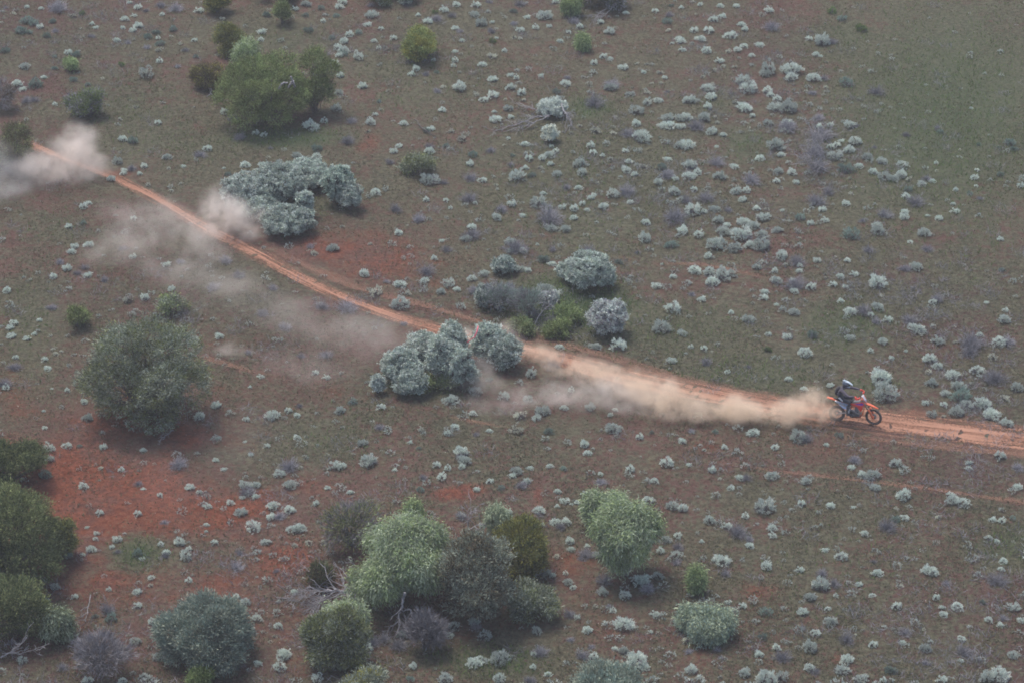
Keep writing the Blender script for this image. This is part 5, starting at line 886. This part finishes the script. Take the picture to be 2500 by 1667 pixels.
# ------------------------------------------------------------------ dust thrown up behind the motorbike
def dustmat(name, blobs_, dens, col, nscale, warp=.5, lo=.38, hi=.68):
    m, n, out = newmat(name); pv = N(n, 'ShaderNodeVolumePrincipled'); n.links.new(pv.outputs[0], out.inputs['Volume'])
    pv.inputs['Color'].default_value = (*col, 1); pv.inputs['Anisotropy'].default_value = .15
    co = N(n, 'ShaderNodeTexCoord').outputs['Object']
    nz = N(n, 'ShaderNodeTexNoise'); nz.inputs['Scale'].default_value = nscale*.55; nz.inputs['Detail'].default_value = 2; n.links.new(co, nz.inputs['Vector'])
    vs = N(n, 'ShaderNodeVectorMath', operation='SUBTRACT'); n.links.new(nz.outputs['Color'], vs.inputs[0]); vs.inputs[1].default_value = (.5, .5, .5)
    vm = N(n, 'ShaderNodeVectorMath', operation='SCALE'); n.links.new(vs.outputs[0], vm.inputs[0]); vm.inputs['Scale'].default_value = warp*2
    va = N(n, 'ShaderNodeVectorMath', operation='ADD'); n.links.new(co, va.inputs[0]); n.links.new(vm.outputs[0], va.inputs[1])
    acc = None
    for (c, r, yaw, wt) in blobs_:
        mp = N(n, 'ShaderNodeMapping'); mp.vector_type = 'TEXTURE'; mp.inputs['Location'].default_value = c; mp.inputs['Rotation'].default_value = (0, 0, yaw); mp.inputs['Scale'].default_value = r
        n.links.new(va.outputs[0], mp.inputs[0]); ln = N(n, 'ShaderNodeVectorMath', operation='LENGTH'); n.links.new(mp.outputs[0], ln.inputs[0])
        f = math_(n, 'MULTIPLY', smooth(n, math_(n, 'SUBTRACT', 1., ln.outputs['Value']), 0., .85), wt)
        acc = f if acc is None else math_(n, 'MAXIMUM', acc, f)
    n2 = math_(n, 'ADD', math_(n, 'MULTIPLY', noise(n, nscale*.8, 3, .6, co), .55), math_(n, 'MULTIPLY', noise(n, nscale*2.6, 5, .62, va.outputs[0]), .45))
    n.links.new(math_(n, 'MULTIPLY', math_(n, 'MULTIPLY', acc, smooth(n, n2, lo, hi)), dens), pv.inputs['Density'])
    return m
def dust(label, bl, dens, col, nscale=1.2, warp=.25, lo=.36, hi=.66):
    "bl: (x, y photo units, half length m, half depth m, half height m, height of centre, yaw deg, weight)"
    B_ = []; bm = bmesh.new()
    for x, y, rx, ry, rz, zc, yaw, wt in bl:
        gx, gy = P(x*K, y*K, zc); c = (gx, gy, zc+float(hgt(gx, gy)))
        B_.append((c, (rx, ry, rz), R(yaw), wt))
        u = bmesh.ops.create_icosphere(bm, subdivisions=2, radius=1.)['verts']
        M = Matrix.Translation(c) @ Matrix.Rotation(R(yaw), 4, 'Z') @ Matrix.Diagonal((rx+warp*.6, ry+warp*.6, rz+warp*.6, 1)); bmesh.ops.transform(bm, matrix=M, verts=u)
    for v in bm.verts: v.co.z = max(v.co.z, -.15)
    h = bmesh.ops.convex_hull(bm, input=bm.verts); bmesh.ops.delete(bm, geom=[g for g in h['geom_interior'] if isinstance(g, bmesh.types.BMVert)], context='VERTS')
    me = bpy.data.meshes.new('dust_cloud'); bm.to_mesh(me); bm.free(); me.materials.append(dustmat('airborne_dust', B_, dens, col, nscale, warp, lo, hi))
    o = bpy.data.objects.new('dust_cloud', me); COL.objects.link(o); tag(o, label, 'dust', None, 'stuff'); return o
WARM = (.97, .82, .66); PALE = (.93, .85, .78); COOL = (.86, .84, .84)
dust('dense orange-cream dust boiling up right behind the rear wheel', [(1900,952,.9,.6,.6,.40,-13,1.),(1862,925,1.1,.7,1.1,.7,-13,.75),(1800,950,1.3,.8,.75,.45,-12,1.),(1735,945,1.4,.8,.75,.45,-12,1.)], 2.9, WARM, 1.5, .5, .38, .60)
dust('long cream dust plume along the right half of the track', [(1690,942,1.5,.9,.8,.5,-12,1.),(1610,935,1.6,1.1,.85,.55,-12,1.),(1545,922,1.6,1.3,.9,.6,-14,1.),(1500,900,1.4,1.0,.8,.5,-16,.9)], 2.5, WARM, 1.2, .6, .38, .60)
dust('thinning cream dust over the track beyond the plume', [(1440,885,1.6,1.2,.75,.45,-18,1.),(1370,860,1.6,1.0,.7,.4,-18,.95),(1300,836,1.6,.9,.6,.35,-18,.9),(1235,812,1.4,.8,.55,.3,-18,.8)], 2.3, WARM, 1.3, .5, .37, .60)
dust('grey dust drifting over shrubs below the middle of the track', [(1440,915,1.8,1.3,.7,.5,-15,1.),(1380,900,1.8,1.3,.7,.5,-15,1.),(1300,905,2.0,1.4,.7,.5,-8,.9),(1200,915,2.2,1.1,.6,.5,5,.7),(1130,925,1.6,1.0,.5,.4,0,.5)], 1.2, PALE, .7, .7, .38, .62)
dust('pale dust between the two silver bushes by the tape', [(1095,850,1.0,1.0,1.0,.8,0,.9),(1120,890,1.2,.9,.6,.5,10,.7),(1060,880,.9,.8,.5,.4,0,.4)], .9, PALE, 1.1, .4)
dust('small pale dust puff behind the silver bushes beside the track', [(1085,775,1.1,.7,.7,.5,-15,1.),(1165,765,.8,.6,.8,.7,0,.8),(1185,790,.7,.5,.6,.4,-15,.7)], 1.2, PALE, 1.2, .3)
dust('thick pale dust puff in front of the long silver thicket', [(540,500,1.7,1.3,1.2,.8,-20,1.),(500,485,1.3,1.0,1.3,1.1,-20,.8),(570,530,1.1,.8,.6,.5,-25,.7),(600,500,1.1,.9,.7,.7,0,.45),(490,525,1.6,.9,.7,.5,-25,.6)], 1.8, PALE, .85, .7, .38, .62)
dust('pale dust puffs over the far end of the track at left', [(160,355,1.7,1.4,1.1,.9,-25,1.),(175,320,1.2,1.0,1.1,1.1,-20,.75),(215,385,1.5,1.0,.7,.5,-20,.7),(110,385,2.2,1.5,.9,.8,-10,.7),(170,400,2.2,1.2,.8,.6,0,.6)], 1.5, PALE, .75, .8, .38, .62)
dust('thin smoky dust drifting off the left edge', [(40,400,3.0,2.0,1.0,1.0,10,.8),(20,350,2.0,2.,1.2,1.2,0,.5),(10,440,2.4,1.6,.8,.8,10,.5)], .6, COOL, .6, .8)
dust('wide thin dust veil under the left part of the track', [(320,480,2.8,1.8,1.0,1.,-20,.8),(400,545,3.0,2.2,1.0,1.,-20,1.),(300,560,3.0,2.0,.9,.9,-10,.7),(470,560,2.2,1.2,.9,.8,-45,1.),(430,610,3.0,1.6,.8,.8,-10,.6)], .8, PALE, .6, 1., .36, .72)
dust('very thin dust veil over the middle left flat', [(560,680,4.0,2.0,.8,.8,-10,.8),(700,720,4.0,2.2,.9,.9,-15,.8),(480,650,3.4,1.6,.8,.8,0,.7),(840,780,3.4,2.4,1.,1.,-15,1.),(720,830,3.4,2.,.8,.8,0,.6)], .36, PALE, .5, 1.2, .33, .72)
dust('small low dust puff right of the wide grey-olive tree', [(520,805,.9,.6,.4,.35,10,1.),(560,815,1.2,.5,.35,.3,-5,.5)], 1.0, PALE, 1.1, .4)
dust('faint blue-grey dust haze over the red flat at lower left', [(380,1120,1.8,3.0,1.2,1.2,10,.9),(560,1000,3.0,3.0,1.2,1.2,0,.6)], .05, COOL, .4, .8, .3, .7)

# ------------------------------------------------------------------ dusty air
m, n, out = newmat('dusty_air'); pv = N(n, 'ShaderNodeVolumePrincipled'); pv.inputs['Density'].default_value = .00045; pv.inputs['Color'].default_value = (.84, .86, .92, 1); n.links.new(pv.outputs[0], out.inputs['Volume'])
mb = MB(); box(mb, (0, 100, 31.5), (3400, 3400, 33)); tag(mb.build('haze', m), 'thin dusty haze filling the air over the plain', 'haze', None, 'stuff')
